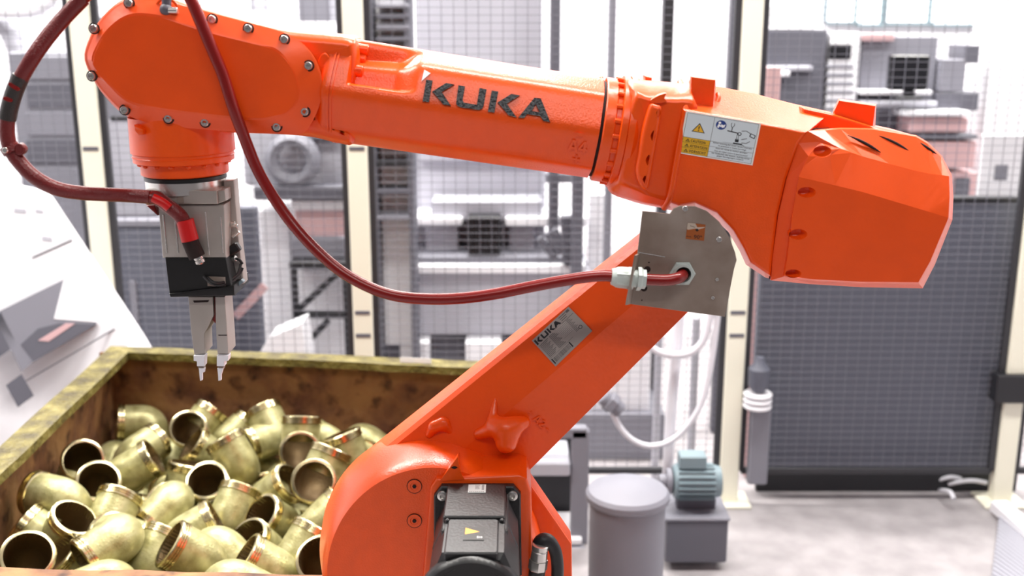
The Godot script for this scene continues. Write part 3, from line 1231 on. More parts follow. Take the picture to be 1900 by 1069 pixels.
	s = Shape.new()
	s.slab(S([837, 868, 843, 865.5, 849, 868, 843, 870.5], -1.4862, 5), 0.004, 0.0004)
	part("bolt_hole", s, M.gap, gus)
	s = Shape.new()
	s.slab(P([966, 880, 975, 885, 1061, 1010, 1063, 1180, 940, 1180, 940, 900], -1.56), 0.05, 0.004)
	part("side_plate", s, M.orange, rb)
	# turning column and foot below the frame
	s = Shape.new()
	var cx := U(830, 1000, -1.6).x
	s.lathe([Vector2(0.14, 0.0), Vector2(0.14, 0.04), Vector2(0.09, 0.05), Vector2(0.085, 0.40), Vector2(0.10, 0.42), Vector2(0.10, 0.50), Vector2(0.07, 0.54), Vector2(0.07, 0.60)], Transform3D(Basis(), Vector3(cx, 0, -1.56)), 48)
	part("base_column", s, M.orange, rb)
	build_motor(rb)
	build_bracket(rb)
	build_plates(rb, elbow, low)
	return rb


# small raised cast lettering
func emboss(text: String, px: float, py: float, wide: float, turn: float, parent: Node3D, on := false, z := -1.5) -> void:
	var t := lettering(text)
	var arr := t.surface_get_arrays(0)
	var vs: PackedVector3Array = arr[Mesh.ARRAY_VERTEX]
	var ix: PackedInt32Array = arr[Mesh.ARRAY_INDEX] if arr[Mesh.ARRAY_INDEX] != null else PackedInt32Array(range(vs.size()))
	var lo := Vector3(1e9, 1e9, 1e9)
	var hi := -lo
	for p in vs:
		lo = lo.min(p)
		hi = hi.max(p)
	var k := wide / (hi.x - lo.x)
	var a := deg_to_rad(turn)
	var s := Shape.new()
	for p in vs:
		var q := Vector2((p.x - (lo.x + hi.x) / 2) * k, -(p.y - (lo.y + hi.y) / 2) * k).rotated(a)
		var out := 0.002 if p.z > 0 else -0.001
		s.v.append(on_tube(px + q.x, py + q.y, out) if on else U(px + q.x, py + q.y, z + out))
	s.f = ix
	s.orient(0)
	part("cast_lettering", s, M.orange, parent, 30)


func build_motor(rb: Node3D) -> void:
	var zb := -1.488
	var s := Shape.new()
	# body: chamfered square from the seat to the end shield
	var back := P([806, 915, 820, 897, 953, 897, 966, 912, 968, 1062, 806, 1062], zb)
	var core := P([811, 962, 836, 903, 937, 903, 961, 958, 965, 1058, 809, 1058], zb)
	var ratio := 0.205
	s.loft([back, Shape.moved(back, 0.010), Shape.moved(Shape.inset(back, 0.002), 0.012)])
	s.loft([core, Shape.moved(core, 0.095), Shape.moved(Shape.inset(core, 0.002), 0.098), Shape.moved(Shape.inset(core, 0.002), 0.102), Shape.moved(core, 0.105), Shape.moved(core, ratio), Shape.moved(Shape.inset(core, 0.008), ratio + 0.006)])
	var mo := part("servo_motor", s, M.motor, rb, 25)
	var ty := U(886, 897, zb).y
	var cx := U(886, 897, zb).x
	var k := mpp(886, 897, zb)
	# raised lid panels on top
	s = Shape.new()
	s.bx(Vector3(cx - 0.001, ty - 0.006, zb + 0.057), Vector3(108 * k, 0.014, 0.110), 0.002)
	part("terminal_lid", s, M.motor, mo)
	s = Shape.new()
	s.bx(Vector3(cx - 0.002, ty - 0.008, zb + 0.163), Vector3(88 * k, 0.012, 0.098), 0.002)
	part("terminal_lid", s, M.motor, mo)
	for q in [-1, 1]:
		s = Shape.new()
		s.bx(Vector3(cx + q * 52 * k, ty - 0.014, zb + 0.075), Vector3(0.008, 0.012, 0.12), 0.002)
		part("ridge", s, M.motor, mo)
		s = Shape.new()
		s.bx(Vector3(cx + q * 47 * k, ty - 0.013, zb + 0.160), Vector3(0.006, 0.010, 0.095), 0.002)
		part("ridge", s, M.motor, mo)
		s = Shape.new()
		s.lathe([Vector2(0.0075, 0), Vector2(0.0075, 0.004), Vector2(0.006, 0.005), Vector2(0.0036, 0.005), Vector2(0.0032, 0.002)], facing(886 + q * 65, 919, zb + 0.012), 24)
		part("motor_screw", s, M.steel, mo)
		s = Shape.new()
		s.ball(Vector3(cx + q * 47 * k, ty - 0.004, zb + 0.117), Vector3.ONE * 0.004, 12)
		part("lid_screw", s, M.motor_dark, mo)
	# round end shield
	var cy := ty - 0.080
	s = Shape.new()
	s.lathe([Vector2(0.074, 0), Vector2(0.074, 0.012), Vector2(0.069, 0.018), Vector2(0.063, 0.018), Vector2(0.059, 0.010)], Transform3D(Basis(Vector3.RIGHT, Vector3.BACK, Vector3.DOWN), Vector3(cx - 0.002, cy, zb + ratio)), 56)
	part("end_shield", s, M.motor_dark, mo, 40)
	# printed labels on the lid
	var im := Image.create(256, 200, false, Image.FORMAT_RGBA8)
	im.fill(Color(0.83, 0.86, 0.85))
	var ink := Color(0.2, 0.2, 0.22)
	for i in 5:
		im.fill_rect(Rect2i(100, 22 + 22 * i, 70 - 8 * (i % 3), 8), ink)
	for i in 14:
		im.fill_rect(Rect2i(196, 14 + 9 * i, 34, 5), ink)
	for i in 8:
		im.fill_rect(Rect2i(16 + 28 * i, 172, 20, 12), ink)
	var y := ty + 0.0012
	sheet("motor_label", [Vector3(cx - 0.013, y, zb + 0.008), Vector3(cx + 0.013, y, zb + 0.008), Vector3(cx + 0.013, y, zb + 0.036), Vector3(cx - 0.013, y, zb + 0.036)], print_material(im), mo)
	im = Image.create(256, 192, false, Image.FORMAT_RGBA8)
	im.fill(Color(0.055, 0.055, 0.06))
	paint_poly(im, [20, 12, 196, 72, 20, 110], Color(0.9, 0.62, 0.10))
	paint_poly(im, [34, 30, 150, 72, 34, 98], Color(0.95, 0.72, 0.2))
	paint_text(im, "Eco", Vector2(170, 165), 30, Color(0.8, 0.8, 0.8))
	y = ty - 0.0018
	sheet("warning_sticker", [Vector3(cx - 0.014, y, zb + 0.140), Vector3(cx + 0.014, y, zb + 0.140), Vector3(cx + 0.014, y, zb + 0.178), Vector3(cx - 0.014, y, zb + 0.178)], print_material(im), mo)


func build_bracket(rb: Node3D) -> void:
	var z := -1.488
	var s := Shape.new()
	s.slab(P([1192, 392, 1243, 397, 1250, 387, 1262, 382, 1290, 383, 1312, 392, 1335, 412, 1352, 438, 1364, 468, 1367, 483, 1362, 500, 1345, 588, 1260, 577, 1166, 564, 1183, 470], z), 0.004, 0.0008)
	var pl := part("bracket_plate", s, M.plate, rb)
	s = Shape.new()
	var e0 := U(1184, 470, z)
	var e1 := U(1167, 564, z)
	var e2 := U(1160, 566, z + 0.045)
	var e3 := U(1177, 474, z + 0.045)
	var th := Vector3(0.003, 0, 0)
	s.loft([PackedVector3Array([e0, e1, e2, e3]), PackedVector3Array([e0 + th, e1 + th, e2 + th, e3 + th])])
	part("bent_flange", s, M.plate, pl)
	s = Shape.new()
	s.bar(U(1183, 468, z + 0.0005), U(1234, 477, z + 0.0005), 0.0012, 0.001, 0.0002)
	part("fold_line", s, M.steel, pl)
	for q in [[1271, 387, 0.0042], [1334, 444, 0.0042], [1330, 518, 0.0028], [1322, 552, 0.0028]]:
		s = Shape.new()
		screw(s, U(q[0], q[1], z), Vector3.BACK, q[2], 0.003)
		part("screw", s, M.steel, pl)
	for q in [[1201, 500, 0.0047], [1195, 535, 0.0047], [1204, 487, 0.0012], [1191, 557, 0.001]]:
		s = Shape.new()
		s.lathe([Vector2(q[2], 0), Vector2(q[2] * 0.96, 0.0004)], facing(q[0], q[1], z), 20)
		part("drilled_hole", s, M.gap, pl)
	# cable glands of white plastic
	var zg := z + 0.024
	var g0 := U(1141, 514, zg)
	var g1 := U(1190, 518, zg)
	var d := (g1 - g0).normalized()
	s = Shape.new()
	var r := 0.0155
	s.lathe([Vector2(r * 0.7, -0.002), Vector2(r * 0.95, 0.002), Vector2(r, 0.008), Vector2(r, 0.017), Vector2(r * 1.04, 0.018), Vector2(r * 1.04, 0.026)], Shape.along(g0, g1), 6)
	s.lathe([Vector2(r * 0.72, -0.005), Vector2(r * 0.85, 0.0), Vector2(r * 0.97, 0.014), Vector2(r * 0.8, 0.028), Vector2(r * 0.8, 0.036)], Shape.along(g0, g1), 28)
	s.lathe([Vector2(r * 1.1, 0.031), Vector2(r * 1.1, 0.036), Vector2(r * 0.9, 0.0385), Vector2(r * 0.9, 0.043)], Shape.along(g0, g1), 6)
	part("cable_gland", s, M.gland, pl, 30)
	s = Shape.new()
	s.lathe([Vector2(0.0125, 0), Vector2(0.0185, 0), Vector2(0.0185, 0.004), Vector2(0.0165, 0.006), Vector2(0.0125, 0.006)], facing(1266, 507, z), 6, true)
	s.lathe([Vector2(0.0112, 0), Vector2(0.0145, 0), Vector2(0.0145, 0.010), Vector2(0.0112, 0.010)], facing(1266, 507, z), 32, true)
	var g := part("cable_gland", s, M.gland, pl, 30)
	s = Shape.new()
	s.lathe([Vector2(0.0118, 0), Vector2(0.0118, 0.0012)], facing(1266, 507, z), 32)
	part("gland_bore", s, M.gap, g)
	# half-peeled orange sticker
	var im := Image.create(256, 256, false, Image.FORMAT_RGBA8)
	im.fill(Color(0.60, 0.31, 0.10))
	paint_poly(im, [0, 0, 110, 0, 150, 70, 20, 110, 0, 104], Color(0.72, 0.66, 0.60))
	paint_poly(im, [110, 60, 256, 36, 230, 56, 140, 96], Color(0.75, 0.68, 0.62))
	paint_line(im, Vector2(40, 44), Vector2(110, 60), 8, Color(0.2, 0.13, 0.1))
	paint_disc(im, Vector2(142, 98), 22, Color(0.16, 0.08, 0.05))
	paint_text(im, "90°", Vector2(110, 234), 56, Color(0.20, 0.07, 0.03))
	paint_text(im, "max.", Vector2(8, 226), 24, Color(0.28, 0.10, 0.05))
	sheet("angle_sticker", [U(1276, 413, z + 0.0001), U(1309, 417, z + 0.0001), U(1306, 447, z + 0.0001), U(1272, 443, z + 0.0001)], print_material(im), pl)


func build_plates(_rb: Node3D, elbow: Node3D, low: Node3D) -> void:
	# the yellow and white warning label
	var w := 1120
	var h := 720
	var im := Image.create(w, h, false, Image.FORMAT_RGBA8)
	var ink := Color(0.10, 0.11, 0.13)
	im.fill(Color(0.93, 0.91, 0.88))
	im.fill_rect(Rect2i(26, 20, w - 52, h - 40), ink)
	im.fill_rect(Rect2i(31, 25, w - 62, h - 50), Color(0.84, 0.88, 0.90))
	im.fill_rect(Rect2i(31, 430, 400, h - 455), Color(0.86, 0.67, 0.16))
	im.fill_rect(Rect2i(431, 20, 5, h - 40), ink)
	im.fill_rect(Rect2i(31, 426, w - 62, 5), ink)
	for y in [514, 602]:
		im.fill_rect(Rect2i(31, y, w - 62, 4), ink)
	paint_poly(im, [232, 160, 332, 320, 132, 320], ink)
	paint_poly(im, [232, 184, 312, 309, 152, 309], Color(0.93, 0.72, 0.20))
	paint_poly(im, [223, 216, 243, 216, 238, 272, 228, 272], ink)
	paint_disc(im, Vector2(233, 290), 10, ink)
	var words := ["CAUTION", "ATTENTION", "VORSICHT"]
	for i in 3:
		var y := 430 + 88 * i
		paint_poly(im, [104, y + 18, 138, y + 70, 70, y + 70], ink)
		paint_poly(im, [104, y + 36, 124, y + 63, 84, y + 63], Color(0.86, 0.67, 0.16))
		paint_line(im, Vector2(104, y + 42), Vector2(104, y + 60), 5, ink)
		paint_text(im, words[i], Vector2(150, y + 68), 42, ink, [220.0, 262.0, 252.0][i])
	paint_disc(im, Vector2(545, 135), 78, Color(0.13, 0.24, 0.52))
	paint_disc(im, Vector2(520, 100), 20, Color.WHITE)
	paint_poly(im, [492, 180, 500, 130, 524, 122, 548, 150, 544, 172, 520, 160, 520, 190], Color.WHITE)
	paint_poly(im, [545, 120, 580, 132, 610, 112, 598, 168, 566, 178, 548, 160], Color.WHITE)
	# line drawing of a robot whose motor is being taken off
	for q in [[650, 210, 830, 226, 18], [715, 205, 715, 150, 12], [715, 150, 690, 110, 9], [715, 150, 740, 110, 9], [690, 110, 694, 70, 8], [740, 110, 736, 70, 8], [818, 236, 818, 340, 30], [790, 350, 845, 350, 50], [770, 402, 905, 402, 24], [620, 408, 770, 408, 4], [905, 408, 940, 420, 8]]:
		paint_line(im, Vector2(q[0], q[1]), Vector2(q[2], q[3]), q[4], ink)
	paint_disc(im, Vector2(838, 232), 30, ink)
	paint_disc(im, Vector2(838, 232), 18, Color(0.84, 0.88, 0.90))
	paint_line(im, Vector2(818, 258), Vector2(818, 330), 16, Color(0.84, 0.88, 0.90))
	for q in [[860, 180, 930, 166], [930, 166, 990, 196], [880, 320, 960, 290], [890, 376, 960, 372], [960, 372, 1010, 330]]:
		paint_line(im, Vector2(q[0], q[1]), Vector2(q[2], q[3]), 10, ink)
	paint_poly(im, [995, 190, 1080, 216, 1068, 280, 985, 250], ink)
	paint_poly(im, [1010, 206, 1066, 224, 1058, 262, 1002, 242], Color(0.84, 0.88, 0.90))
	var lines := ["Before removing the motor, secure robot axis", "to prevent it from turning!", "Avant de retirer le moteur, protéger", "l'axe du robot contre le basculement!", "Vor Entfernen des Motors, Roboterachse", "gegen Bewegungen sichern!"]
	for i in 6:
		paint_text(im, lines[i], Vector2(770, 464 + 86 * (i / 2) + 38 * (i % 2)), 22, ink, [580.0, 420.0, 480.0, 500.0, 570.0, 400.0][i], true)
	var z := -1.5134
	sheet("warning_label", [U(1273, 206, z), U(1412, 229, z), U(1396, 307, z), U(1258, 284, z)], print_material(im), elbow, 0.0008)
	# the grey rating plate on the lower arm
	w = 840
	h = 620
	im = Image.create(w, h, false, Image.FORMAT_RGBA8)
	im.fill(Color(0.60, 0.58, 0.56))
	ink = Color(0.12, 0.12, 0.13)
	var soft := Color(0.36, 0.35, 0.35)
	for q in [[[20, 30, 52, 30, 52, 130, 20, 130], [58, 82, 104, 30, 148, 30, 100, 82, 150, 130, 104, 130]], [[166, 30, 196, 30, 196, 104, 256, 104, 256, 30, 288, 30, 288, 116, 276, 130, 178, 130, 166, 118]], [[306, 30, 338, 30, 338, 130, 306, 130], [344, 82, 390, 30, 434, 30, 386, 82, 436, 130, 390, 130]], [[480, 30, 514, 30, 566, 130, 530, 130, 520, 110, 476, 110, 466, 130, 430, 130]]]:
		for g in q:
			paint_poly(im, g, ink)
	for i in 3:
		im.fill_rect(Rect2i(585, 30 + 36 * i, 150 - 14 * i, 9), ink)
	im.fill_rect(Rect2i(744, 20, 62, 44), soft)
	im.fill_rect(Rect2i(560, 140, 260, 6), ink)
	for i in 12:
		var y := 160 + 24 * i
		im.fill_rect(Rect2i(30, y, 190 - 26 * (i % 3), 12), soft)
		im.fill_rect(Rect2i(250, y, 100 + 18 * (i % 4), 12), soft)
		if i < 9:
			im.fill_rect(Rect2i(420, y, 200, 9), Color(0.72, 0.70, 0.68))
			im.fill_rect(Rect2i(420, y + 12, 200, 6), soft)
		im.fill_rect(Rect2i(640, y, 60 + 20 * (i % 3), 10), soft)
	im.fill_rect(Rect2i(20, 455, 520, 5), soft)
	im.fill_rect(Rect2i(24, 478, 22, 104), ink)
	im.fill_rect(Rect2i(424, 478, 22, 104), ink)
	var x := 64
	rng.seed = 5
	while x < 412:
		var b := rng.randi_range(3, 9)
		im.fill_rect(Rect2i(x, 486, b, 88), soft)
		x += b + rng.randi_range(3, 8)
	paint_disc(im, Vector2(745, 420), 34, ink)
	paint_disc(im, Vector2(745, 420), 24, Color(0.60, 0.58, 0.56))
	# it lies on the upper front facet of the arm
	var a := U(900, 800, -1.567)
	var b2 := U(1252, 500, -1.567)
	var c := U(752, 812, -1.582)
	var nn := (b2 - a).cross(c - a).normalized()
	var q4 := []
	for p in [[1055, 569], [1099, 614], [1031, 680], [987, 632]]:
		var dd := sight(p[0], p[1])
		q4.append(EYE + dd * ((a - EYE).dot(nn) / dd.dot(nn)))
	sheet("rating_plate", [q4[3], q4[0], q4[1], q4[2]], print_material(im, 0.4), low, 0.0012)


# ---------------------------------------------------------------- gripper, cables
func build_gripper() -> void:
	var g := thing("gripper", "silver and black two-finger gripper hanging from the robot's wrist", "gripper", U(360, 352, -1.6))
	var k := mpp(344, 340, -1.6)
	var s := Shape.new()
	s.lathe([Vector2(71 * k, 0), Vector2(72.5 * k, 1 * k), Vector2(72.5 * k, 23 * k), Vector2(71 * k, 24 * k)], Shape.along(U(344.6, 330, -1.6), U(351, 400, -1.6)), 72)
	part("mounting_ring", s, M.steel, g)
	s = Shape.new()
	s.slab(P([269, 353, 402, 354, 404, 379, 272, 380], -1.545), 0.10, 0.002)
	s.slab(P([402, 354, 417, 352, 419, 373, 404, 379], -1.552), 0.08, 0.002)
	var block := part("upper_block", s, M.brushed, g)
	s = Shape.new()
	s.slab(P([327, 356, 340, 356, 341, 377, 328, 377], -1.5445), 0.004, 0.0006)
	part("groove", s, M.plate, block)
	s = Shape.new()
	s.slab(P([270, 381, 286, 381, 293, 400, 291, 400], -1.56), 0.06, 0.002)
	part("dark_strap", s, M.red_cable, g)
	s = Shape.new()
	s.slab(P([293, 380, 416, 380, 420, 479, 301, 479], -1.55), 0.085, 0.003)
	var body := part("body", s, M.brushed, g)
	for q in [[303, 398, 310, 470], [324, 402, 331, 470], [381, 393, 388, 474], [409, 402, 414, 470]]:
		s = Shape.new()
		s.bar(U(q[0], q[1], -1.5495), U(q[2], q[3], -1.5495), 0.0022, 0.0016, 0.0004)
		part("guide_groove", s, M.steel, body)
	s = Shape.new()
	s.slab(P([306, 479, 419, 479, 431, 541, 314, 546], -1.548), 0.085, 0.002)
	var band := part("black_module", s, M.black, g)
	s = Shape.new()
	s.slab(P([384, 513, 418, 514, 419, 532, 385, 531], -1.5475), 0.002, 0.0004)
	part("pale_tag", s, M.plate, band)
	s = Shape.new()
	s.slab(P([313, 545, 434, 530, 435, 549, 316, 552], -1.544), 0.09, 0.002)
	part("base_flange", s, M.black, g)
	# manifold on the right flank
	s = Shape.new()
	s.slab(P([414, 336, 434, 334, 437, 373, 444, 451, 451, 509, 453, 526, 434, 534, 426, 534, 419, 478, 416, 380], -1.585), 0.026, 0.003)
	var man := part("valve_plate", s, M.brushed, g)
	s = Shape.new()
	for q in [[421, 414, 436, 414, 0.0022], [428, 418, 441, 420, 0.003], [432, 440, 444, 430, 0.0025], [430, 481, 438, 479, 0.0045]]:
		s = Shape.new()
		s.rod(U(q[0], q[1], -1.58), U(q[2], q[3], -1.578), q[4], 12, 0.0005)
		part("chrome_fitting", s, M.steel, man)
	s = Shape.new()
	s.bar(U(419, 470, -1.577), U(444, 456, -1.577), 0.014, 0.014, 0.002)
	s.bar(U(418, 474, -1.575), U(432, 466, -1.575), 0.010, 0.010, 0.002)
	part("black_valve", s, M.black, man)
	s = Shape.new()
	s.bar(U(436, 532, -1.578), U(452, 520, -1.578), 0.006, 0.012, 0.001)
	part("connector", s, M.teal, man)
	for q in [[378, 513, -1.545, 392, 526, -1.54, 412, 529, -1.545, 432, 522, -1.56, 445, 508, -1.575, 450, 497, -1.58], [385, 515, -1.545, 398, 524, -1.538, 418, 523, -1.55, 440, 510, -1.57, 447, 490, -1.58], [436, 480, -1.578, 444, 482, -1.575, 450, 490, -1.575]]:
		s = Shape.new()
		s.tube(path(q), 0.0021, 8)
		part("air_tube", s, M.rubber, man)
	# fingers
	s = Shape.new()
	s.slab(P([349, 551, 395, 551, 396, 586, 386, 608, 379, 620, 380, 657, 360, 658, 354, 612], -1.562), 0.045, 0.0015)
	var f1 := part("finger", s, M.brushed, g)
	s = Shape.new()
	s.slab(P([399, 551, 417, 551, 422, 621, 424, 657, 403, 657, 400, 602], -1.562), 0.045, 0.0015)
	var f2 := part("finger", s, M.brushed, g)
	s = Shape.new()
	s.slab(P([394, 552, 400, 552, 400, 601, 393, 593], -1.57), 0.03, 0.001)
	part("slide_rail", s, M.red_cable, g)
	s = Shape.new()
	s.slab(P([358, 558, 388, 557, 386, 561, 360, 562], -1.5615), 0.002, 0.0004)
	part("oil_slot", s, M.gap, f1)
	s = Shape.new()
	s.slab(P([405, 621.5, 421, 621.5, 421, 623, 405, 623], -1.5615), 0.002, 0.0003)
	part("joint_line", s, M.gap, f2)
	for q in [[f1, [359, 660, 380, 660, 379, 680, 365, 680, 365, 671, 359, 670], [369, 684, 380, 684, 379, 691, 375, 692, 375, 706, 371, 707, 370, 697], [366, 679, 378, 679, 378, 686, 368, 686]], [f2, [402, 660, 424, 660, 423, 670, 416, 671, 416, 680, 402, 680], [403, 684, 414, 684, 412, 691, 410, 697, 410, 706, 405, 707, 404.5, 697], [404, 679, 415, 679, 414, 686, 405, 686]]]:
		s = Shape.new()
		s.slab(P(q[1], -1.558), 0.016, 0.001)
		part("jaw_block", s, M.enamel, q[0])
		s = Shape.new()
		s.slab(P(q[3], -1.562), 0.012, 0.001)
		part("jaw_neck", s, M.plate, q[0])
		s = Shape.new()
		s.slab(P(q[2], -1.560), 0.006, 0.0006)
		part("jaw_tip", s, M.enamel, q[0])


func build_cables() -> void:
	var c := thing("red_cable", "red cable looping from the gripper over the wrist and down to the grey bracket plate", "cable", U(283, 366, -1.515))
	var s := Shape.new()
	s.tube(path([283, 366, -1.525, 240, 363, -1.52, 200, 361, -1.50, 150, 358, -1.48, 105, 350, -1.46, 66, 330, -1.45, 36, 303, -1.45, 17, 272, -1.45, 12, 240, -1.45, 17, 200, -1.45, 32, 158, -1.45, 58, 110, -1.45, 85, 72, -1.46, 118, 34, -1.47, 155, -4, -1.475, 200, -46, -1.48, 260, -76, -1.485, 320, -58, -1.487, 352, -5, -1.49, 372, 40, -1.492, 393, 90, -1.495, 414, 140, -1.497, 433, 200, -1.50, 456, 262, -1.51, 478, 315, -1.515, 505, 362, -1.515, 540, 412, -1.51, 585, 462, -1.50, 635, 505, -1.49, 690, 535, -1.48, 740, 550, -1.475, 800, 555, -1.47, 860, 553, -1.466, 920, 545, -1.464, 985, 532, -1.464, 1050, 520, -1.464, 1110, 512, -1.464, 1150, 514, -1.464, 1190, 518, -1.464, 1235, 520, -1.464, 1258, 516, -1.468, 1267, 510, -1.482], 8), 0.0082, 16)
	var ca := part("cable_jacket", s, M.red_cable, c, 60)
	s = Shape.new()
	s.tube(path([278, 366, -1.524, 240, 363, -1.52, 200, 361, -1.50, 150, 358, -1.48, 105, 350, -1.46, 66, 330, -1.45, 38, 303, -1.45, 19, 274, -1.45, 13, 240, -1.45, 18, 202, -1.45, 33, 158, -1.45, 58, 112, -1.45, 86, 72, -1.46, 118, 34, -1.47, 155, -4, -1.475], 8), 0.0100, 16)
	var sl := part("sleeve", s, M.red_sleeve, c, 60)
	s = Shape.new()
	s.tube(path([39, 142, -1.45, 27, 170, -1.45, 18, 200, -1.45, 14, 222, -1.45]), 0.0112, 16)
	part("tape_wrap", s, M.tape, sl, 60)
	for q in [[18, 156, 34, 165], [8, 182, 22, 186]]:
		s = Shape.new()
		s.slab(S([q[0], q[1] - 3, q[2], q[3] - 2, q[2] - 2, q[3] + 4, q[0] - 2, q[1] + 3], -1.4385, 4), 0.004, 0.0006)
		part("torn_patch", s, M.red_cable, sl)
	s = Shape.new()
	s.tube(path([24, 283, -1.45, 16, 270, -1.45]), 0.0125, 16)
	s.slab(S([26, 272, 36, 266, 46, 277, 40, 288, 28, 286], -1.44, 4), 0.012, 0.002)
	part("cable_tie", s, M.red_sleeve, sl, 50)
	s = Shape.new()
	s.rod(U(9, 279, -1.437), U(9, 279, -1.43), 0.004, 14, 0.001)
	part("tie_screw", s, M.steel, sl)
	# the end at the gripper: flattened jacket, bright red boot, dark sleeve and plug
	s = Shape.new()
	s.tube(path([272, 367, -1.527, 292, 368, -1.53, 312, 382, -1.532, 332, 398, -1.532, 341, 412, -1.533]), 0.0105, 16)
	part("frayed_end", s, M.red_sleeve, c, 60)
	s = Shape.new()
	s.tube(path([284, 367, -1.522, 302, 376, -1.522, 314, 386, -1.523]), 0.0065, 14)
	part("red_wrap", s, M.red, c, 60)
	s = Shape.new()
	s.tube(path([343, 408, -1.533, 348, 428, -1.533, 353, 446, -1.533]), 0.0125, 20)
	part("red_boot", s, M.red, c, 40)
	s = Shape.new()
	s.tube(path([352, 445, -1.535, 359, 462, -1.535, 366, 477, -1.535]), 0.0120, 20)
	part("dark_boot", s, M.gap, c, 40)
	s = Shape.new()
	s.lathe([Vector2(0.0062, 0), Vector2(0.0072, 0.001), Vector2(0.0072, 0.004), Vector2(0.006, 0.005), Vector2(0.0072, 0.006), Vector2(0.0072, 0.010), Vector2(0.005, 0.012)], Shape.along(U(367, 476, -1.535), U(374, 492, -1.535)), 20)
	part("plug", s, M.steel, c, 30)
	# grey motor lead at the shoulder
	var z := -1.475
	var m := thing("motor_lead", "dark grey cable bent over a chrome plug beside the black motor", "cable", U(1003, 1069, z))
	s = Shape.new()
	s.tube(path([1001, 1020, z, 1003, 1008, z, 1012, 1003, z, 1022, 1008, z, 1030, 1022, z, 1034, 1045, z, 1034, 1075, z, 1030, 1130, z]), [0.0115, 0.0118, 0.012, 0.012, 0.012, 0.012, 0.012, 0.012, 0.012, 0.012, 0.012, 0.0118, 0.0115, 0.0112, 0.011, 0.0108, 0.0105, 0.0102, 0.010, 0.0098, 0.0096, 0.0095, 0.0095, 0.0095, 0.0095, 0.0095, 0.0095, 0.0095, 0.0095, 0.0095, 0.0095, 0.0095, 0.0095, 0.0095, 0.0095, 0.0095, 0.0095, 0.0095, 0.0095, 0.0095, 0.0095, 0.0095, 0.0095], 18)
	part("lead", s, M.rubber, m, 60)
	var a := U(1003, 1010, z + 0.008)
	var b := U(996, 1066, z + 0.008)
	s = Shape.new()
	s.lathe([Vector2(0.0105, 0), Vector2(0.0125, 0.001), Vector2(0.0125, 0.008), Vector2(0.0112, 0.010), Vector2(0.0122, 0.011), Vector2(0.0128, 0.024), Vector2(0.0120, 0.025)], Shape.along(a, b), 28)
	s.lathe([Vector2(0.0138, 0.025), Vector2(0.0142, 0.026), Vector2(0.0142, 0.040), Vector2(0.0135, 0.041)], Shape.along(a, b), 8)
	part("plug", s, M.steel, m, 30)
	s = Shape.new()
	s.rod(a + (b - a).normalized() * 0.041, a + (b - a).normalized() * 0.12, 0.0125, 20, 0.001)
	part("socket", s, M.motor_dark, m)


# ---------------------------------------------------------------- the bin
func build_bin() -> void:
	var y := 0.70
	var o := [G(204, 643, y), G(906, 671, y), G(912, 1090, y), G(-280, 1082, y)]
	var i := [G(237, 654, y), G(884, 683, y), G(886, 1074, y), G(-174, 1050, y)]
	var bn := thing("parts_bin", "rusty steel parts bin with a chipped olive-yellow rim, full of pipe elbows", "bin", Vector3(o[0].x + 0.5, 0, -2.4))
	for k in 4:
		var j := (k + 1) % 4
		var s := Shape.new()
		var n := 12
		var rings := []
		rng.seed = 40 + k
		for q in n + 1:
			var t := float(q) / n
			var po: Vector3 = o[k].lerp(o[j], t)
			var pi: Vector3 = i[k].lerp(i[j], t)
			var wob := Vector3(0, rng.randf_range(-0.002, 0.002), 0) if q > 0 and q < n else Vector3.ZERO
			var dn := Vector3(0, -0.022, 0)
			rings.append(PackedVector3Array([po + wob, po.lerp(pi, 0.08) + wob + Vector3(0, 0.003, 0), po.lerp(pi, 0.92) + wob + Vector3(0, 0.003, 0), pi + wob, pi + wob + dn, po + wob + dn]))
		s.loft(rings)
		part("rim_rail", s, M.rust if k == 2 else M.olive, bn, 50)
		s = Shape.new()
		var c: Vector3 = (i[0] + i[1] + i[2] + i[3]) / 4
		var out: Vector3 = ((i[k] + i[j]) / 2 - c)
		out.y = 0
		var e: Vector3 = (i[j] - i[k]).normalized()
		out = (out - e * out.dot(e)).normalized() * 0.012
		var f: Vector3 = o[k] - out.normalized() * 0.012 - e * (0.03 if k % 2 == 0 else 0.0)
		var g: Vector3 = o[j] - out.normalized() * 0.012 + e * (0.03 if k % 2 == 0 else 0.0)
		var r4 := []
		for h in [y - 0.018, 0.12]:
			var slant: Vector3 = out.normalized() * (0.045 if k == 3 and h < 0.5 else 0.0)
			r4.append(PackedVector3Array([Vector3(f.x, h, f.z) + slant, Vector3(g.x, h, g.z) + slant, Vector3(g.x, h, g.z) + slant + out, Vector3(f.x, h, f.z) + slant + out]))
		s.loft(r4)
		part("side_panel", s, M.rust, bn)
	var s := Shape.new()
	var r := []
	for h in [0.25, 0.12]:
		r.append(PackedVector3Array([Vector3(o[0].x - 0.02, h, o[0].z), Vector3(o[1].x, h, o[1].z), Vector3(o[2].x, h, o[2].z), Vector3(o[3].x - 0.02, h, o[3].z)]))
	s.loft(r)
	part("floor_panel", s, M.rust, bn)
	for k in 4:
		s = Shape.new()
		var c: Vector3 = (i[0] + i[1] + i[2] + i[3]) / 4
		var p: Vector3 = i[k].lerp(c, 0.12)
		s.bx(Vector3(p.x, 0.06, p.z), Vector3(0.10, 0.12, 0.10), 0.006)
		part("foot", s, M.rust, bn)
	s = Shape.new()
	var t0: Vector3 = G(742, 671, y + 0.0045)
	var t1: Vector3 = G(800, 673.5, y + 0.0045)
	s.bar(t0, t1, 0.026, 0.001, 0.0003)
	part("white_patch", s, M.white, bn)  # flat white strip laid along part of the back rim


# ---------------------------------------------------------------- pipe elbows
const ELBOW_R := 0.051
var proto: Node3D


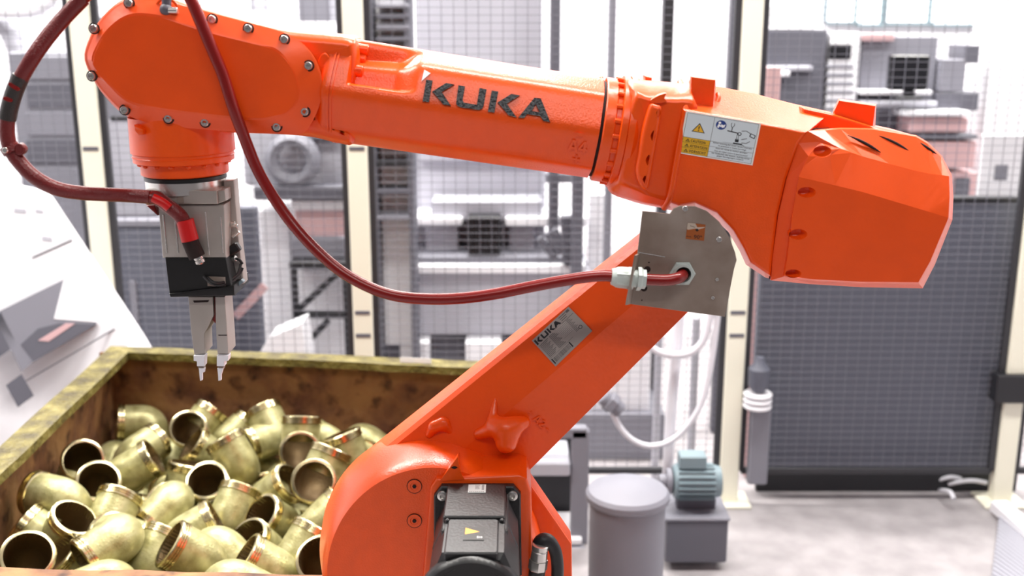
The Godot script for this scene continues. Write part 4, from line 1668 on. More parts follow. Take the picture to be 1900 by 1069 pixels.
func elbow_point(sw: float, ph: float, r: float, bend: float, leg: float) -> Vector3:
	# sw runs 0..1 over leg, bend, leg
	var p: Vector3
	var side: Vector3
	var a := (leg - bend)
	var arc := bend * PI / 2
	var l := sw * (2 * a + arc)
	var lim := 1e9
	if l <= a:
		p = Vector3(leg - l, 0, 0)
		side = Vector3(0, 1, 0)
	elif l >= a + arc:
		p = Vector3(0, bend + l - a - arc, 0)
		side = Vector3(1, 0, 0)
	else:
		var t := (l - a) / bend
		side = Vector3(sin(t), cos(t), 0)
		p = Vector3(bend, bend, 0) - side * bend
		side = Vector3(bend, bend, 0) - p
		side = side.normalized()
		lim = bend * 0.98
	var q := side * cos(ph) * r
	var outv := q + Vector3(0, 0, sin(ph) * r)
	if cos(ph) * r > lim:
		outv = side * lim + Vector3(0, 0, sin(ph) * r)
	return p + outv


func build_elbow_proto() -> Node3D:
	var root := Node3D.new()
	base_of[root] = Vector3.ZERO
	var r := ELBOW_R
	var bend := r * 0.52
	var leg := r * 1.78
	for pass_no in 2:
		var s := Shape.new()
		var rad := r if pass_no == 0 else r * 0.90
		var rings := []
		var stops := [0.0, 0.12, 0.24, 0.30]
		var a := leg - bend
		var total := 2 * a + bend * PI / 2
		var sws := []
		for k in 4:
			sws.append(a / total * k / 3.0)
		for k in range(1, 12):
			sws.append((a + bend * PI / 2 * k / 12.0) / total)
		for k in 4:
			sws.append((a + bend * PI / 2 + a * k / 3.0) / total)
		for sw in sws:
			var ring := PackedVector3Array()
			for j in 36:
				ring.append(elbow_point(sw, TAU * j / 36.0, rad, bend, leg))
			rings.append(ring)
		s.loft(rings, false)
		if pass_no == 1:
			for k in range(0, s.f.size(), 3):
				var t := s.f[k]
				s.f[k] = s.f[k + 1]
				s.f[k + 1] = t
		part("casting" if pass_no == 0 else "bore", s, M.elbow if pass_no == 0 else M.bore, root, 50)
	for k in 2:
		var s := Shape.new()
		var pr := []
		for q in [[0.90, 0.0], [0.96, 0.0], [1.03, 0.03], [1.06, 0.07], [1.06, 0.16], [1.0, 0.175], [1.0, 0.20], [1.05, 0.215], [1.05, 0.26], [1.0, 0.275], [1.0, 0.30], [1.06, 0.315], [1.06, 0.40], [1.0, 0.43], [0.90, 0.43]]:
			pr.append(Vector2(q[0] * r, -q[1] * r))
		var d := Vector3.RIGHT if k == 0 else Vector3.UP
		s.lathe(pr, Shape.along(d * (leg + r * 0.10), d * (leg + r * 2.0)), 40, true)
		part("machined_rim", s, M.rim, root, 25)
	return root


# a direction given as right, down and towards the viewer, seen along the sight line through the point
func toward(px: float, py: float, v: Vector3) -> Vector3:
	var b := -sight(px, py).normalized()
	var r := (Vector3.RIGHT - b * b.x).normalized()
	return r * v.x - b.cross(r) * v.y + b * v.z


# an elbow whose corner lies on the sight line through the given point, lift metres above the heap's level; its mouths look along d and e
func put_elbow(label: String, px: float, py: float, lift: float, d: Vector3, e: Vector3, group: String) -> void:
	var c: Node3D = proto.duplicate()
	c.name = numbered("pipe_elbow")
	var x := d.normalized()
	var yv := (e - x * e.dot(x)).normalized()
	c.transform = Transform3D(Basis(x, yv, x.cross(yv)), G(px, py, 0.45 + lift))
	add_child(c)
	tag(c, label, "pipe elbow", group)


func build_elbows() -> void:
	proto = build_elbow_proto()
	var rows := elbow_rows()
	for q in rows:
		put_elbow("pale brass pipe elbow " + q[0], q[1], q[2], q[9], toward(q[1], q[2], Vector3(q[3], q[4], q[5])), toward(q[1], q[2], Vector3(q[6], q[7], q[8])), "pipe elbows on top of the heap")
	rng.seed = 77
	for r in 8:
		for c in 8:
			var t := Vector2((c + 0.5 + rng.randf_range(-0.2, 0.2)) / 8.0, (r + 0.5 + rng.randf_range(-0.2, 0.2)) / 8.0)
			var p := G(237, 654, 0.7).lerp(G(884, 683, 0.7), t.x).lerp(G(-165, 1043, 0.7).lerp(G(886, 1096, 0.7), t.x), t.y)
			p.x = p.x * 0.93 - 0.02
			var cn: Node3D = proto.duplicate()
			cn.name = numbered("pipe_elbow")
			var b := Basis.from_euler(Vector3(rng.randf_range(-1, 1), rng.randf_range(0, TAU), rng.randf_range(-1, 1)))
			cn.transform = Transform3D(b, Vector3(p.x, 0.318 + rng.randf_range(-0.01, 0.01), p.z))
			add_child(cn)
			tag(cn, "pale brass pipe elbow lying buried under the upper ones in the bin", "pipe elbow", "pipe elbows buried in the heap")
	proto.free()


# what it is told apart by, corner point, direction of the first mouth (right, down, towards the viewer), of the second, lift
func elbow_rows() -> Array:
	return [
		["lying highest in the far corner, one mouth to the left", 280.4, 783.0, -1.00, 0.02, 0.04, 0.07, 0.98, 0.17, 0.040],
		["with a round back beside the mouth at the left wall", 209.2, 845.0, 0.37, 0.33, -0.87, 0.06, 1.00, -0.03, -0.025],
		["with a wide open mouth, leaning on the left wall", 151.4, 863.1, 0.02, -0.13, 0.99, -0.30, 0.94, -0.18, 0.077],
		["half hidden, its dark mouth below the left wall one", 178.1, 916.5, 0.04, -0.33, 0.94, -0.15, 0.94, 0.30, 0.053],
		["lying along the left wall below two open mouths", 122.6, 928.1, 0.34, 0.69, -0.64, -0.50, 0.20, -0.84, 0.120],
		["broad in the left middle, its rim towards the upper right", 226.0, 883.8, 0.82, -0.53, 0.22, -0.31, 0.27, -0.91, 0.059],
		["dark, tucked behind the broad left one", 244.7, 847.7, 0.75, -0.52, -0.41, -0.34, 0.71, -0.61, 0.029],
		["pointing its grooved mouth down to the right, in the upper middle", 313.6, 849.8, 0.67, 0.71, 0.21, 0.60, -0.28, -0.75, -0.029],
		["with an open mouth at the back, left of centre", 358.3, 807.9, -0.15, -0.20, 0.97, 0.53, -0.48, -0.70, 0.037],
		["sloping down to the right from a bright rim at the back", 405.8, 858.7, -0.80, -0.54, 0.28, 0.50, 0.57, -0.66, 0.012],
		["with a shiny rim up and right against the back wall", 418.7, 823.9, 0.72, -0.68, -0.12, -0.45, 0.51, -0.73, 0.012],
		["at the back, its rim down and to the left", 510.7, 811.3, -0.84, 0.29, 0.45, 0.32, -0.81, -0.49, 0.055],
		["with an open tilted mouth in the very centre of the heap", 395.0, 920.3, -0.19, -0.42, 0.89, 0.80, 0.51, -0.32, -0.002],
		["small to see, right of the central open mouth, rim up left", 448.0, 870.1, -0.53, -0.85, -0.03, 0.09, 0.35, -0.93, 0.055],
		["short, its rim to the left, under the ones at the back", 508.3, 883.7, -0.90, -0.40, 0.15, 0.51, 0.62, -0.60, -0.069],
		["with a round dark mouth facing out at the back right", 556.9, 838.9, -0.00, 0.00, 1.00, 0.02, -0.98, -0.22, 0.079],
		["with the largest open mouth, close beside the orange casting", 588.4, 900.2, -0.09, -0.10, 0.99, 0.39, -0.82, -0.42, 0.091],
		["rising to a rim that opens right, below the largest mouth", 492.9, 929.8, 0.66, -0.52, 0.54, -0.37, 0.28, -0.88, 0.019],
		["with a black half-hidden mouth behind the rising one", 497.4, 919.5, -0.02, -0.10, 0.99, 0.62, -0.55, -0.56, -0.076],
		["with a ribbed open mouth to the left, right of centre", 532.4, 982.1, -0.67, -0.38, 0.64, 0.44, 0.61, -0.66, -0.009],
		["with a dark open mouth to the left near the front", 501.0, 1034.0, -0.58, -0.45, 0.68, 0.43, 0.69, -0.59, -0.026],
		["thick and bright at the front right, its rim on top", 544.0, 1049.4, 0.50, -0.86, -0.05, -0.29, 0.39, -0.87, 0.033],
		["running up beside the orange casting", 585.3, 986.5, 0.70, -0.72, 0.05, -0.21, 0.31, -0.93, 0.048],
		["with a round back and a rim up right, in the middle", 421.2, 972.9, 0.33, -0.92, -0.22, -0.13, 0.21, -0.97, 0.014],
		["bright in the centre left, its rim down to the left", 325.1, 928.1, -0.66, 0.72, 0.20, 0.22, -0.33, -0.92, 0.051],
		["behind the bright one, only a curved edge in sight", 260.0, 940.4, -0.80, -0.32, -0.51, 0.34, 0.37, -0.87, -0.083],
		["with a domed back and right-hand rim, left of centre", 196.4, 944.3, 0.94, 0.16, -0.30, -0.22, 0.61, -0.76, -0.026],
		["lying across at the left, rims to the right and above", 193.6, 985.0, 0.94, 0.35, 0.04, 0.35, -0.89, -0.29, 0.052],
		["large at the lower left, its grooved rim down left", 228.3, 996.5, -0.80, 0.56, 0.22, 0.20, -0.31, -0.93, 0.120],
		["with a wide thin-rimmed mouth tilted up at the left front", 106.0, 1013.4, 0.33, -0.67, 0.67, -0.54, 0.50, -0.68, 0.044],
		["half hidden in the left corner behind a tilted open mouth", 81.1, 1005.4, 0.15, 0.78, -0.61, 0.09, -0.15, -0.98, -0.002],
		["with a black mouth at the bottom left corner of the bin", 47.1, 1061.0, 0.01, -0.35, 0.94, -0.03, 0.85, 0.52, 0.088],
		["at the front left edge, its rim up and left", 164.1, 1071.7, -0.72, -0.53, 0.45, 0.44, 0.60, -0.66, 0.006],
		["humped against the front edge below the large one", 213.2, 1078.0, -0.87, 0.37, 0.34, 0.52, 0.30, -0.80, 0.080],
		["standing at the front, a shiny rim at its upper end", 272.4, 1059.6, 0.45, -0.88, -0.18, -0.35, 0.23, -0.91, 0.028],
		["wedged in the lower left middle, only its side in sight", 286.2, 992.3, -1.00, 0.02, 0.08, 0.33, 0.47, -0.82, -0.077],
		["behind a pair of rims left of centre", 367.6, 947.7, -0.37, 0.87, 0.32, -0.02, -0.40, -0.92, -0.098],
		["lying low in the centre, rim to the upper right", 333.5, 1002.7, 0.85, -0.51, 0.16, -0.25, 0.52, -0.82, 0.029],
		["large at the front centre, grooved rim up and left", 386.5, 1044.6, -0.86, -0.42, 0.28, 0.44, 0.62, -0.65, 0.086],
		["smooth and low in the middle, rim down to the right", 402.7, 1011.8, 0.70, 0.71, 0.07, -0.47, 0.28, -0.83, 0.071],
		["with a ball end at the front edge, right of centre", 421.6, 1077.7, 0.88, 0.45, 0.16, -0.41, 0.48, -0.77, 0.114],
		["lying along the front edge, its rim to the left", 522.9, 1071.7, -0.85, -0.46, 0.25, 0.51, 0.66, -0.55, 0.060],
		["peeping out with a dark mouth at the foot of the casting", 607.2, 1066.1, -0.15, -0.33, 0.93, 0.62, 0.43, -0.66, 0.055],
		["showing a small dome under the largest open mouth", 553.6, 966.3, 0.43, 0.65, -0.63, -0.56, 0.47, -0.69, -0.074],
		["upright behind the orange casting, rim at its top left", 656.1, 866.8, -0.38, -0.92, 0.12, 0.46, 0.18, -0.87, 0.058],
		["dull at the back right, behind the upright one", 610.3, 826.0, -0.51, -0.27, -0.81, 0.36, 0.47, -0.81, 0.069],
		["farthest right, its body sloping down behind the casting", 669.6, 813.8, 0.81, 0.57, 0.14, -0.15, 0.49, -0.86, 0.042],
		["small and dull beside the round dark mouth at the back", 586.1, 822.8, 0.34, 0.68, -0.65, -0.68, 0.27, -0.68, 0.013],
		["tucked under the central open mouth, rim upwards", 336.2, 925.7, 0.15, -0.97, 0.17, -0.44, 0.23, -0.87, -0.023],
	]


# ---------------------------------------------------------------- the cell's fence
func build_fence() -> void:
	var z := -3.52
	var fe := thing("safety_fence", "tall wire mesh safety fence on cream posts round the robot cell", "fence", Vector3(0.3, 0, z))
	var top := 2.3
	var xs := [U(-330, 500, z).x, U(176, 300, z).x, U(666, 330, z).x, U(1373, 450, z).x, U(1870, 790, z).x, U(2420, 790, z).x]
	for k in 6:
		var s := Shape.new()
		s.bx(Vector3(xs[k], top / 2, z), Vector3(0.066, top, 0.05), 0.004)
		s.bx(Vector3(xs[k], 0.006, z), Vector3(0.15, 0.012, 0.13), 0.003)
		var po := part("post", s, M.cream, fe)
		if k == 4:
			s = Shape.new()
			s.bx(Vector3(xs[k] - 0.015, U(1870, 715, z).y, z + 0.01), Vector3(0.12, 0.10, 0.075), 0.004)
			part("lock_bracket", s, M.charcoal, po)
		for q in [0.62, 0.70, 1.25]:
			if k > 0 and k < 4:
				s = Shape.new()
				s.bx(Vector3(xs[k], q, z + 0.026), Vector3(0.05, 0.012, 0.004), 0.001)
				part("clip", s, M.grey, po)
	for k in 5:
		var x0: float = xs[k] + 0.043
		var x1: float = xs[k + 1] - 0.043
		var s := Shape.new()
		for e in [[x0, 0.12, x0, top - 0.05], [x1, 0.12, x1, top - 0.05], [x0, 0.12, x1, 0.12], [x0, top - 0.05, x1, top - 0.05]]:
			s.bar(Vector3(e[0], e[1], z), Vector3(e[2], e[3], z), 0.022, 0.022, 0.002)
		var fr := part("panel_frame", s, M.frame, fe)
		s = Shape.new()
		var step := 0.038
		var n := int((x1 - x0) / step)
		for i in range(1, n):
			var x := x0 + (x1 - x0) * i / n
			s.bar(Vector3(x, 0.12, z), Vector3(x, top - 0.05, z), 0.0019, 0.0019, 0.0003)
		var m := int((top - 0.17) / 0.024)
		for i in range(1, m):
			var y := 0.12 + (top - 0.17) * i / m
			s.bar(Vector3(x0, y, z + 0.0026), Vector3(x1, y, z + 0.0026), 0.0016, 0.0016, 0.0003)
		var w := part("wire_mesh", s, M.wire, fr)
		w.set_meta("kind", "stuff")


# ---------------------------------------------------------------- inside the cell, round the robot
func slab_px(s: Shape, a: Array, z: float, depth: float, bev := 0.004) -> void:
	s.slab(P(a, z), depth, bev)


# points of a front that leans back, moved out along its slope's normal
func lean(a: Array, out: float) -> PackedVector3Array:
	var n := Vector3(0, sin(0.36), cos(0.36))
	var o := U(60, 760, -3.165) + n * out
	var r := PackedVector3Array()
	for i in range(0, a.size(), 2):
		var d := sight(a[i], a[i + 1])
		r.append(EYE + d * ((o - EYE).dot(n) / d.dot(n)))
	return r


func fb(called: String, q: Array, z: float, depth: float, m: Material, parent: Node3D, bev := 0.004) -> MeshInstance3D:
	var s := Shape.new()
	front_box(s, q[0], q[1], q[2], q[3], z, depth, bev)
	return part(called, s, m, parent)


func build_cell() -> void:
	# white machine beside the bin, its front sloping
	var w := thing("white_machine", "white slope-sided machine with a dark window, left behind the bin's olive rim", "machine", Vector3(U(60, 600, -3.28).x, 0, -3.36))
	var s := Shape.new()
	var o := lean([-260, 330, -140, 310, 86, 356, 236, 640, 262, 700], 0.0)
	o.append(Vector3(o[4].x, 0.0, -3.165))
	o.append(Vector3(o[0].x, 0.0, -3.165))
	var back := PackedVector3Array()
	for p in o:
		back.append(Vector3(p.x, p.y, minf(p.z - 0.02, -3.38)))
	s.loft([back, o, Shape.inset(o, 0.004)])
	var wb := part("housing", s, M.enamel, w)
	s = Shape.new()
	s.loft([lean([0, 577, 132, 512, 180, 602, 62, 672, 40, 690, -10, 590], -0.004), lean([0, 577, 132, 512, 180, 602, 62, 672, 40, 690, -10, 590], 0.0030)])
	var win := part("window", s, M.mid, wb)
	s = Shape.new()
	s.loft([lean([38, 640, 70, 610, 110, 600, 178, 602, 62, 672], -0.004), lean([38, 640, 70, 610, 110, 600, 178, 602, 62, 672], 0.0045)])
	part("dark_tray", s, M.grey, win)
	s = Shape.new()
	s.loft([lean([70, 632, 122, 600, 140, 600, 90, 634], -0.004), lean([70, 632, 122, 600, 140, 600, 90, 634], 0.0065)])
	part("pink_strip", s, M.pink, win)
	s = Shape.new()
	s.loft([lean([118, 520, 133, 513, 178, 598, 100, 592], -0.004), lean([118, 520, 133, 513, 178, 598, 100, 592], 0.0055)])
	part("bright_flap", s, M.enamel, win)
	s = Shape.new()
	s.loft([lean([-60, 600, 2, 580, 32, 640, -40, 690], -0.004), lean([-60, 600, 2, 580, 32, 640, -40, 690], 0.0030)])
	part("window", s, M.grey, wb)
	s = Shape.new()
	s.loft([lean([11, 715, 40, 694, 63, 734, 33, 756], -0.004), lean([11, 715, 40, 694, 63, 734, 33, 756], 0.0030)])
	part("button_plate", s, M.grey, wb)
	for q in [[48, 707, 212, 611], [60, 478, 136, 444]]:
		s = Shape.new()
		var jn := lean([q[0], q[1], q[2], q[3]], 0.001)
		s.bar(jn[0], jn[1], 0.004, 0.004, 0.0005)
		part("panel_joint", s, M.grey, wb)
	for q in [[26, 386, 48, 396], [66, 388, 80, 396], [78, 438, 96, 448]]:
		s = Shape.new()
		s.loft([lean([q[0], q[1], q[2], q[1] + 2, q[2], q[3], q[0], q[3] - 2], -0.004), lean([q[0], q[1], q[2], q[1] + 2, q[2], q[3], q[0], q[3] - 2], 0.0015)])
		part("small_label", s, M.pale, wb)
	# grey drum standing right of the robot
	var zb := -2.75
	var dc := G(1165, 905, 0.40)
	var d := thing("grey_drum", "round grey drum with a domed lid on short legs, right of the orange shoulder", "drum", Vector3(dc.x, 0, dc.z))
	s = Shape.new()
	s.lathe([Vector2(0.092, 0.10), Vector2(0.105, 0.12), Vector2(0.105, 0.36), Vector2(0.11, 0.37)], Transform3D(Basis(), Vector3(dc.x, 0, dc.z)), 48)
	part("body", s, M.mid, d)
	s = Shape.new()
	s.lathe([Vector2(0.112, 0.365), Vector2(0.116, 0.37), Vector2(0.116, 0.385), Vector2(0.108, 0.395), Vector2(0.06, 0.408), Vector2(0.02, 0.411)], Transform3D(Basis(), Vector3(dc.x, 0, dc.z)), 48)
	part("lid", s, M.mid, d)
	for k in 3:
		s = Shape.new()
		var t := TAU * k / 3 + PI / 2
		s.rod(Vector3(dc.x + cos(t) * 0.07, 0, dc.z + sin(t) * 0.07), Vector3(dc.x + cos(t) * 0.07, 0.12, dc.z + sin(t) * 0.07), 0.016, 16, 0.002)
		part("leg", s, M.pale, d)
	# grey tray box with the pump on it
	var z := -3.02
	var bx := thing("grey_box", "low grey sheet-metal box with a light top edge on the floor by the post", "box", Vector3(U(1297, 1000, z).x, 0, z - 0.09))
	fb("body", [1236, 968, 1350, 1045], z, 0.17, M.grey, bx)
	fb("top_edge", [1232, 962, 1356, 969], z + 0.004, 0.18, M.mid, bx)
	var pz := -3.08
	var pm := thing("pump_motor", "grey-green finned electric motor lying on the low grey box", "motor", Vector3(U(1290, 890, pz).x, U(1290, 962, z).y, pz))
	var pa := U(1248, 893, pz)
	var pb := U(1336, 893, pz)
	s = Shape.new()
	s.lathe([Vector2(0.045, 0), Vector2(0.052, 0.006), Vector2(0.052, pa.distance_to(pb) - 0.02), Vector2(0.046, pa.distance_to(pb))], Shape.along(pa, pb), 40)
	var pmb := part("housing", s, M.teal, pm)
	for k in 20:
		var t := TAU * k / 20
		s = Shape.new()
		var rad := Vector3(0, cos(t), sin(t))
		s.bar(pa + Vector3(0.012, 0, 0) + rad * 0.054, pb - Vector3(0.022, 0, 0) + rad * 0.054, 0.003, 0.012, 0.0006)
		part("fin", s, M.teal, pmb)
	fb("terminal_box", [1262, 848, 1312, 872], pz + 0.03, 0.06, M.teal, pm)
	s = Shape.new()
	s.rod(U(1222, 893, pz), pa, 0.022, 24, 0.002)
	s.rod(U(1236, 893, pz), U(1246, 893, pz), 0.04, 24, 0.002)
	part("shaft_flange", s, M.mid, pm)
	fb("foot", [1256, 925, 1328, 966], pz, 0.05, M.grey, pm)
	# white hoses
	var zh := -3.25
	var hz := [["white_hose", "white hose hanging in a wide loop behind the lower arm", [1128, 720, zh, 1132, 752, zh, 1150, 792, zh, 1176, 818, zh, 1210, 828, zh, 1250, 815, zh, 1285, 778, zh, 1308, 730, zh, 1322, 660, zh, 1335, 560, zh], 0.0095, "hose"], ["white_hose", "short white hose sagging under the grey bracket plate", [1195, 600, zh, 1205, 640, zh, 1235, 657, zh, 1280, 655, zh, 1308, 625, zh, 1322, 560, zh], 0.0115, "hose"], ["white_pipe", "upright white pipe standing left of the cream post", [1262, 560, zh - 0.05, 1256, 640, zh - 0.05, 1247, 740, zh - 0.05, 1240, 850, zh - 0.05, 1236, 1010, zh - 0.05], 0.018, "pipe"]]
	for q in hz:
		s = Shape.new()
		s.tube(path(q[2]), q[3], 12)
		lone(q[0], q[1], q[4], s, M.hose, U(q[2][0], q[2][1], zh), "", 60)
	s = Shape.new()
	s.rod(U(1118, 735, zh), U(1152, 762, zh), 0.026, 20, 0.003)
	s.rod(U(1128, 742, zh), U(1140, 752, zh), 0.034, 6, 0.002)
	lone("hose_coupling", "grey round coupling at the end of the looping white hose", "coupling", s, M.mid, U(1135, 748, zh))
	# steel rack behind the shoulder
	var zr := -3.2
	var rk := thing("steel_rack", "open grey steel rack behind the robot's shoulder", "rack", Vector3(U(1030, 950, zr).x, 0, zr - 0.1))
	fb("upright", [1058, 800, 1090, 1240], zr, 0.04, M.mid, rk)
	fb("upright", [940, 800, 962, 1240], zr, 0.04, M.mid, rk)
	fb("shelf", [962, 860, 1058, 884], zr + 0.01, 0.2, M.pale, rk)
	fb("shelf", [962, 1000, 1080, 1012], zr + 0.02, 0.2, M.enamel, rk)
	fb("shelf", [962, 1026, 1080, 1036], zr + 0.02, 0.2, M.pale, rk)
	fb("back_panel", [962, 780, 1058, 1240], zr - 0.2, 0.01, M.charcoal, rk)
	fb("crossbar", [940, 795, 1090, 815], zr, 0.04, M.mid, rk)
	# post with clear white cabinet behind
	# ribbed ramp on the floor at the right edge
	var ra := thing("ribbed_ramp", "light grey ribbed metal plate on the floor at the right edge", "plate", G(1890, 1000, 0.0))
	var rp := [G(1856, 944, 0.02), G(1990, 1060, 0.02), G(1990, 1200, 0.02), G(1836, 1110, 0.02)]
	s = Shape.new()
	s.loft([PackedVector3Array([rp[0], rp[1], rp[2], rp[3]]), PackedVector3Array([rp[0] - Vector3(0, 0.02, 0), rp[1] - Vector3(0, 0.02, 0), rp[2] - Vector3(0, 0.02, 0), rp[3] - Vector3(0, 0.02, 0)])])
	var rb := part("plate", s, M.mid, ra)
	for k in 22:
		var t := (k + 0.5) / 22.0
		s = Shape.new()
		s.bar(rp[0].lerp(rp[3], t), rp[1].lerp(rp[2], t), 0.008, 0.008, 0.001)
		part("rib", s, M.pale, rb)
	s = Shape.new()
	s.bar(G(1852, 938, 0.03), G(1985, 1052, 0.03), 0.06, 0.04, 0.004)
	part("white_edge", s, M.enamel, ra)
	# dark grey sheet panel standing right behind the mesh
	var zd := -3.60
	var gp := thing("steel_screen", "wide slate-grey sheet steel screen standing behind the mesh on the right", "screen panel", Vector3(U(1640, 600, zd).x, 0, zd))
	fb("sheet", [1404, 372, 1888, 868], zd, 0.03, M.slate, gp)
	fb("top_rail", [1400, 366, 1890, 376], zd + 0.008, 0.045, M.charcoal, gp)
	fb("kick_plate", [1404, 868, 1888, 915], zd - 0.004, 0.03, M.charcoal, gp)
	# pieces left in front of the screen
	var zt := -3.40
	var tr := thing("white_cable_tie_bundle", "small white bundle of wire lying at the foot of the slate screen", "wire bundle", G(1750, 892, 0.0))
	s = Shape.new()
	for q in [[1732, 868, 1782, 862], [1744, 884, 1770, 900], [1760, 872, 1830, 870]]:
		var a := G(q[0], q[1] + 26, 0.03)
		var b := G(q[2], q[3] + 26, 0.05)
		s.tube(curve([a, (a + b) / 2 + Vector3(0, 0.02, 0.02), b], 5), 0.008, 8)
	part("wire", s, M.hose, tr, 60)


# ---------------------------------------------------------------- workshop behind the fence
func build_workshop() -> void:
	# pale machine tool behind the forearm
	var z := -4.7
	var m := thing("machine_tool", "large pale grey machine tool with ledges behind the forearm", "machine", Vector3(U(880, 400, z).x, 0, z - 0.3))
	fb("hood", [772, -80, 1006, 300], z, 0.5, M.pale, m, 0.01)
	fb("back_panel", [725, 270, 1012, 505], z - 0.05, 0.45, M.pale, m, 0.01)
	fb("ledge", [800, 372, 1006, 410], z + 0.14, 0.2, M.pale, m, 0.008)
	fb("side_block", [700, 404, 858, 418], z + 0.18, 0.25, M.enamel, m, 0.006)
	fb("side_block", [938, 404, 1090, 420], z + 0.18, 0.25, M.enamel, m, 0.006)
	fb("pillar", [790, 418, 850, 478], z + 0.10, 0.2, M.pale, m, 0.006)
	fb("pillar", [944, 420, 992, 478], z + 0.10, 0.2, M.pale, m, 0.006)
	var tray := fb("perforated_tray", [742, 476, 1060, 492], z + 0.25, 0.4, M.mid, m, 0.004)
	for k in 40:
		var s := Shape.new()
		var x := 748 + 7.7 * k
		s.bar(U(x, 486, z + 0.252), U(x + 3, 478, z + 0.252), 0.008, 0.008, 0.001)
		part("tray_slot", s, M.grey, tray)
	fb("front_edge", [690, 493, 1086, 508], z + 0.30, 0.1, M.enamel, m, 0.004)
	fb("apron", [692, 508, 1096, 622], z + 0.26, 0.5, M.pale, m, 0.006)
	fb("plinth", [692, 622, 1060, 800], z + 0.20, 0.4, M.grey, m, 0.006)
	var bxs := thing("black_bellows", "black ribbed box standing on the pale machine's tray", "box", U(898, 478, z + 0.22))
	fb("body", [868, 402, 928, 474], z + 0.24, 0.1, M.charcoal, bxs)
	for k in 7:
		fb("rib", [869 + 8.6 * k, 404, 874 + 8.6 * k, 472], z + 0.25, 0.02, M.screen, bxs, 0.002)
	for q in [[742, 636, 796, 700, "left"], [864, 636, 930, 690, "right"]]:
		var s := Shape.new()
		front_box(s, q[0], q[1], q[2], q[3], z + 0.36, 0.12)
		lone("white_carton", "white carton under the pale machine, %s of the two over the bin's rim" % q[4], "carton", s, M.enamel, U((q[0] + q[2]) / 2, q[3], z + 0.3), "cartons under the machine")
	var s2 := Shape.new()
	for k in 5:
		s2.bar(U(1000 + 14 * k, 440 - 8 * (k % 3), z + 0.3), U(1030 + 12 * k, 480 - 10 * (k % 2), z + 0.3), 0.03, 0.03, 0.004)
	s2.bar(U(1050, 400, z + 0.3), U(1056, 490, z + 0.3), 0.05, 0.04, 0.004)
	lone("jig_clamp", "grey clamp mechanism at the right end of the pale machine's tray", "clamp", s2, M.grey, U(1030, 490, z + 0.3))
	var s3 := Shape.new()
	front_box(s3, 1012, 322, 1062, 340, z + 0.2, 0.2)
	lone("small_tray", "small olive-grey tray just under the forearm's bolted flange", "tray", s3, M.mid, U(1037, 340, z))
	# dark columns, rails
	for q in [["steel_column", "dark steel column behind the middle of the forearm", 1062, 240, 1084, 600, -4.3, M.grey, "column"], ["steel_column", "slim grey column above the forearm's flange", 1128, -60, 1142, 160, -4.4, M.mid, "column"], ["steel_column", "black upright column left of the front lifting lug", 1228, -60, 1248, 170, -4.2, M.charcoal, "column"], ["steel_column", "grey column beside the pale machine's hood", 1020, -60, 1040, 160, -4.5, M.grey, "column"], ["steel_column", "dark column right against the third cream post", 1352, -60, 1372, 170, -4.2, M.grey, "column"], ["steel_column", "white column between the elbow's bottom and the machine", 1092, 360, 1122, 520, -4.6, M.enamel, "column"]]:
		var s := Shape.new()
		front_box(s, q[2], q[3], q[4], q[5], q[6], 0.06)
		if q[3] < 0:
			# columns run from the floor up
			var b := U((q[2] + q[4]) / 2.0, q[3], q[6])
			s = Shape.new()
			var wd: float = U(q[4], 60, q[6]).x - U(q[2], 60, q[6]).x
			s.bx(Vector3(U((q[2] + q[4]) / 2.0, 60, q[6]).x, 1.3, q[6]), Vector3(wd, 2.6, 0.06))
		lone(q[0], q[1], q[8], s, q[7], Vector3(U((q[2] + q[4]) / 2.0, 60, q[6]).x, 0, q[6]))
	# racks at the left of the pale machine
	var zs := -4.2
	var sh := thing("shelf_unit", "tall grey shelf unit above the wrist's end, left of the pale hood", "shelf", Vector3(U(730, 60, zs).x, 0, zs - 0.15))
	fb("side", [690, -60, 700, 900], zs, 0.15, M.grey, sh)
	fb("side", [758, -60, 768, 900], zs, 0.15, M.grey, sh)
	for q in [[6, M.mid], [26, M.grey], [46, M.mid], [68, M.grey], [90, M.grey], [258, M.grey], [300, M.charcoal], [352, M.grey], [400, M.mid]]:
		fb("shelf_board", [698, q[0], 760, q[0] + 9], zs + 0.005, 0.14, q[1], sh)
	fb("back_panel", [698, -60, 760, 640], zs - 0.13, 0.02, M.enamel, sh)
	for q in [["grey_cabinet", "grey cabinet top behind the wrist, left of the second cream post", 552, -60, 612, 40, M.mid], ["grey_cabinet", "pale grey cabinet above the wrist lid, top left", 462, -60, 470, 20, M.pale]]:
		var s := Shape.new()
		front_box(s, q[2], q[3], q[4], q[5], -4.9, 0.3)
		lone(q[0], q[1], "cabinet", s, q[6], U((q[2] + q[4]) / 2.0, q[5], -4.9))
	# ring-shaped machine head and steel stand, seen below the wrist
	var zw := -4.4
	var ma := thing("turning_machine", "grey machine with a round ring head, seen between the red cable and the wrist", "machine", Vector3(U(540, 300, zw).x, 0, zw - 0.2))
	var s := Shape.new()
	s.lathe([Vector2(0.060, 0), Vector2(0.060, 0.04), Vector2(0.085, 0.06), Vector2(0.11, 0.04), Vector2(0.11, 0)], Transform3D(Basis(Vector3.RIGHT, Vector3.BACK, Vector3.DOWN), U(545, 295, zw)), 40, true)
	part("ring_head", s, M.mid, ma)
	fb("housing", [450, 240, 640, 345], zw - 0.05, 0.35, M.pale, ma, 0.01)
	fb("top_cover", [520, 225, 628, 262], zw + 0.0, 0.3, M.grey, ma, 0.01)
	fb("bed", [470, 345, 640, 372], zw + 0.06, 0.4, M.grey, ma, 0.006)
	fb("white_strip", [540, 372, 640, 390], zw + 0.02, 0.3, M.enamel, ma)
	fb("panel", [548, 390, 640, 440], zw, 0.3, M.pink, ma)
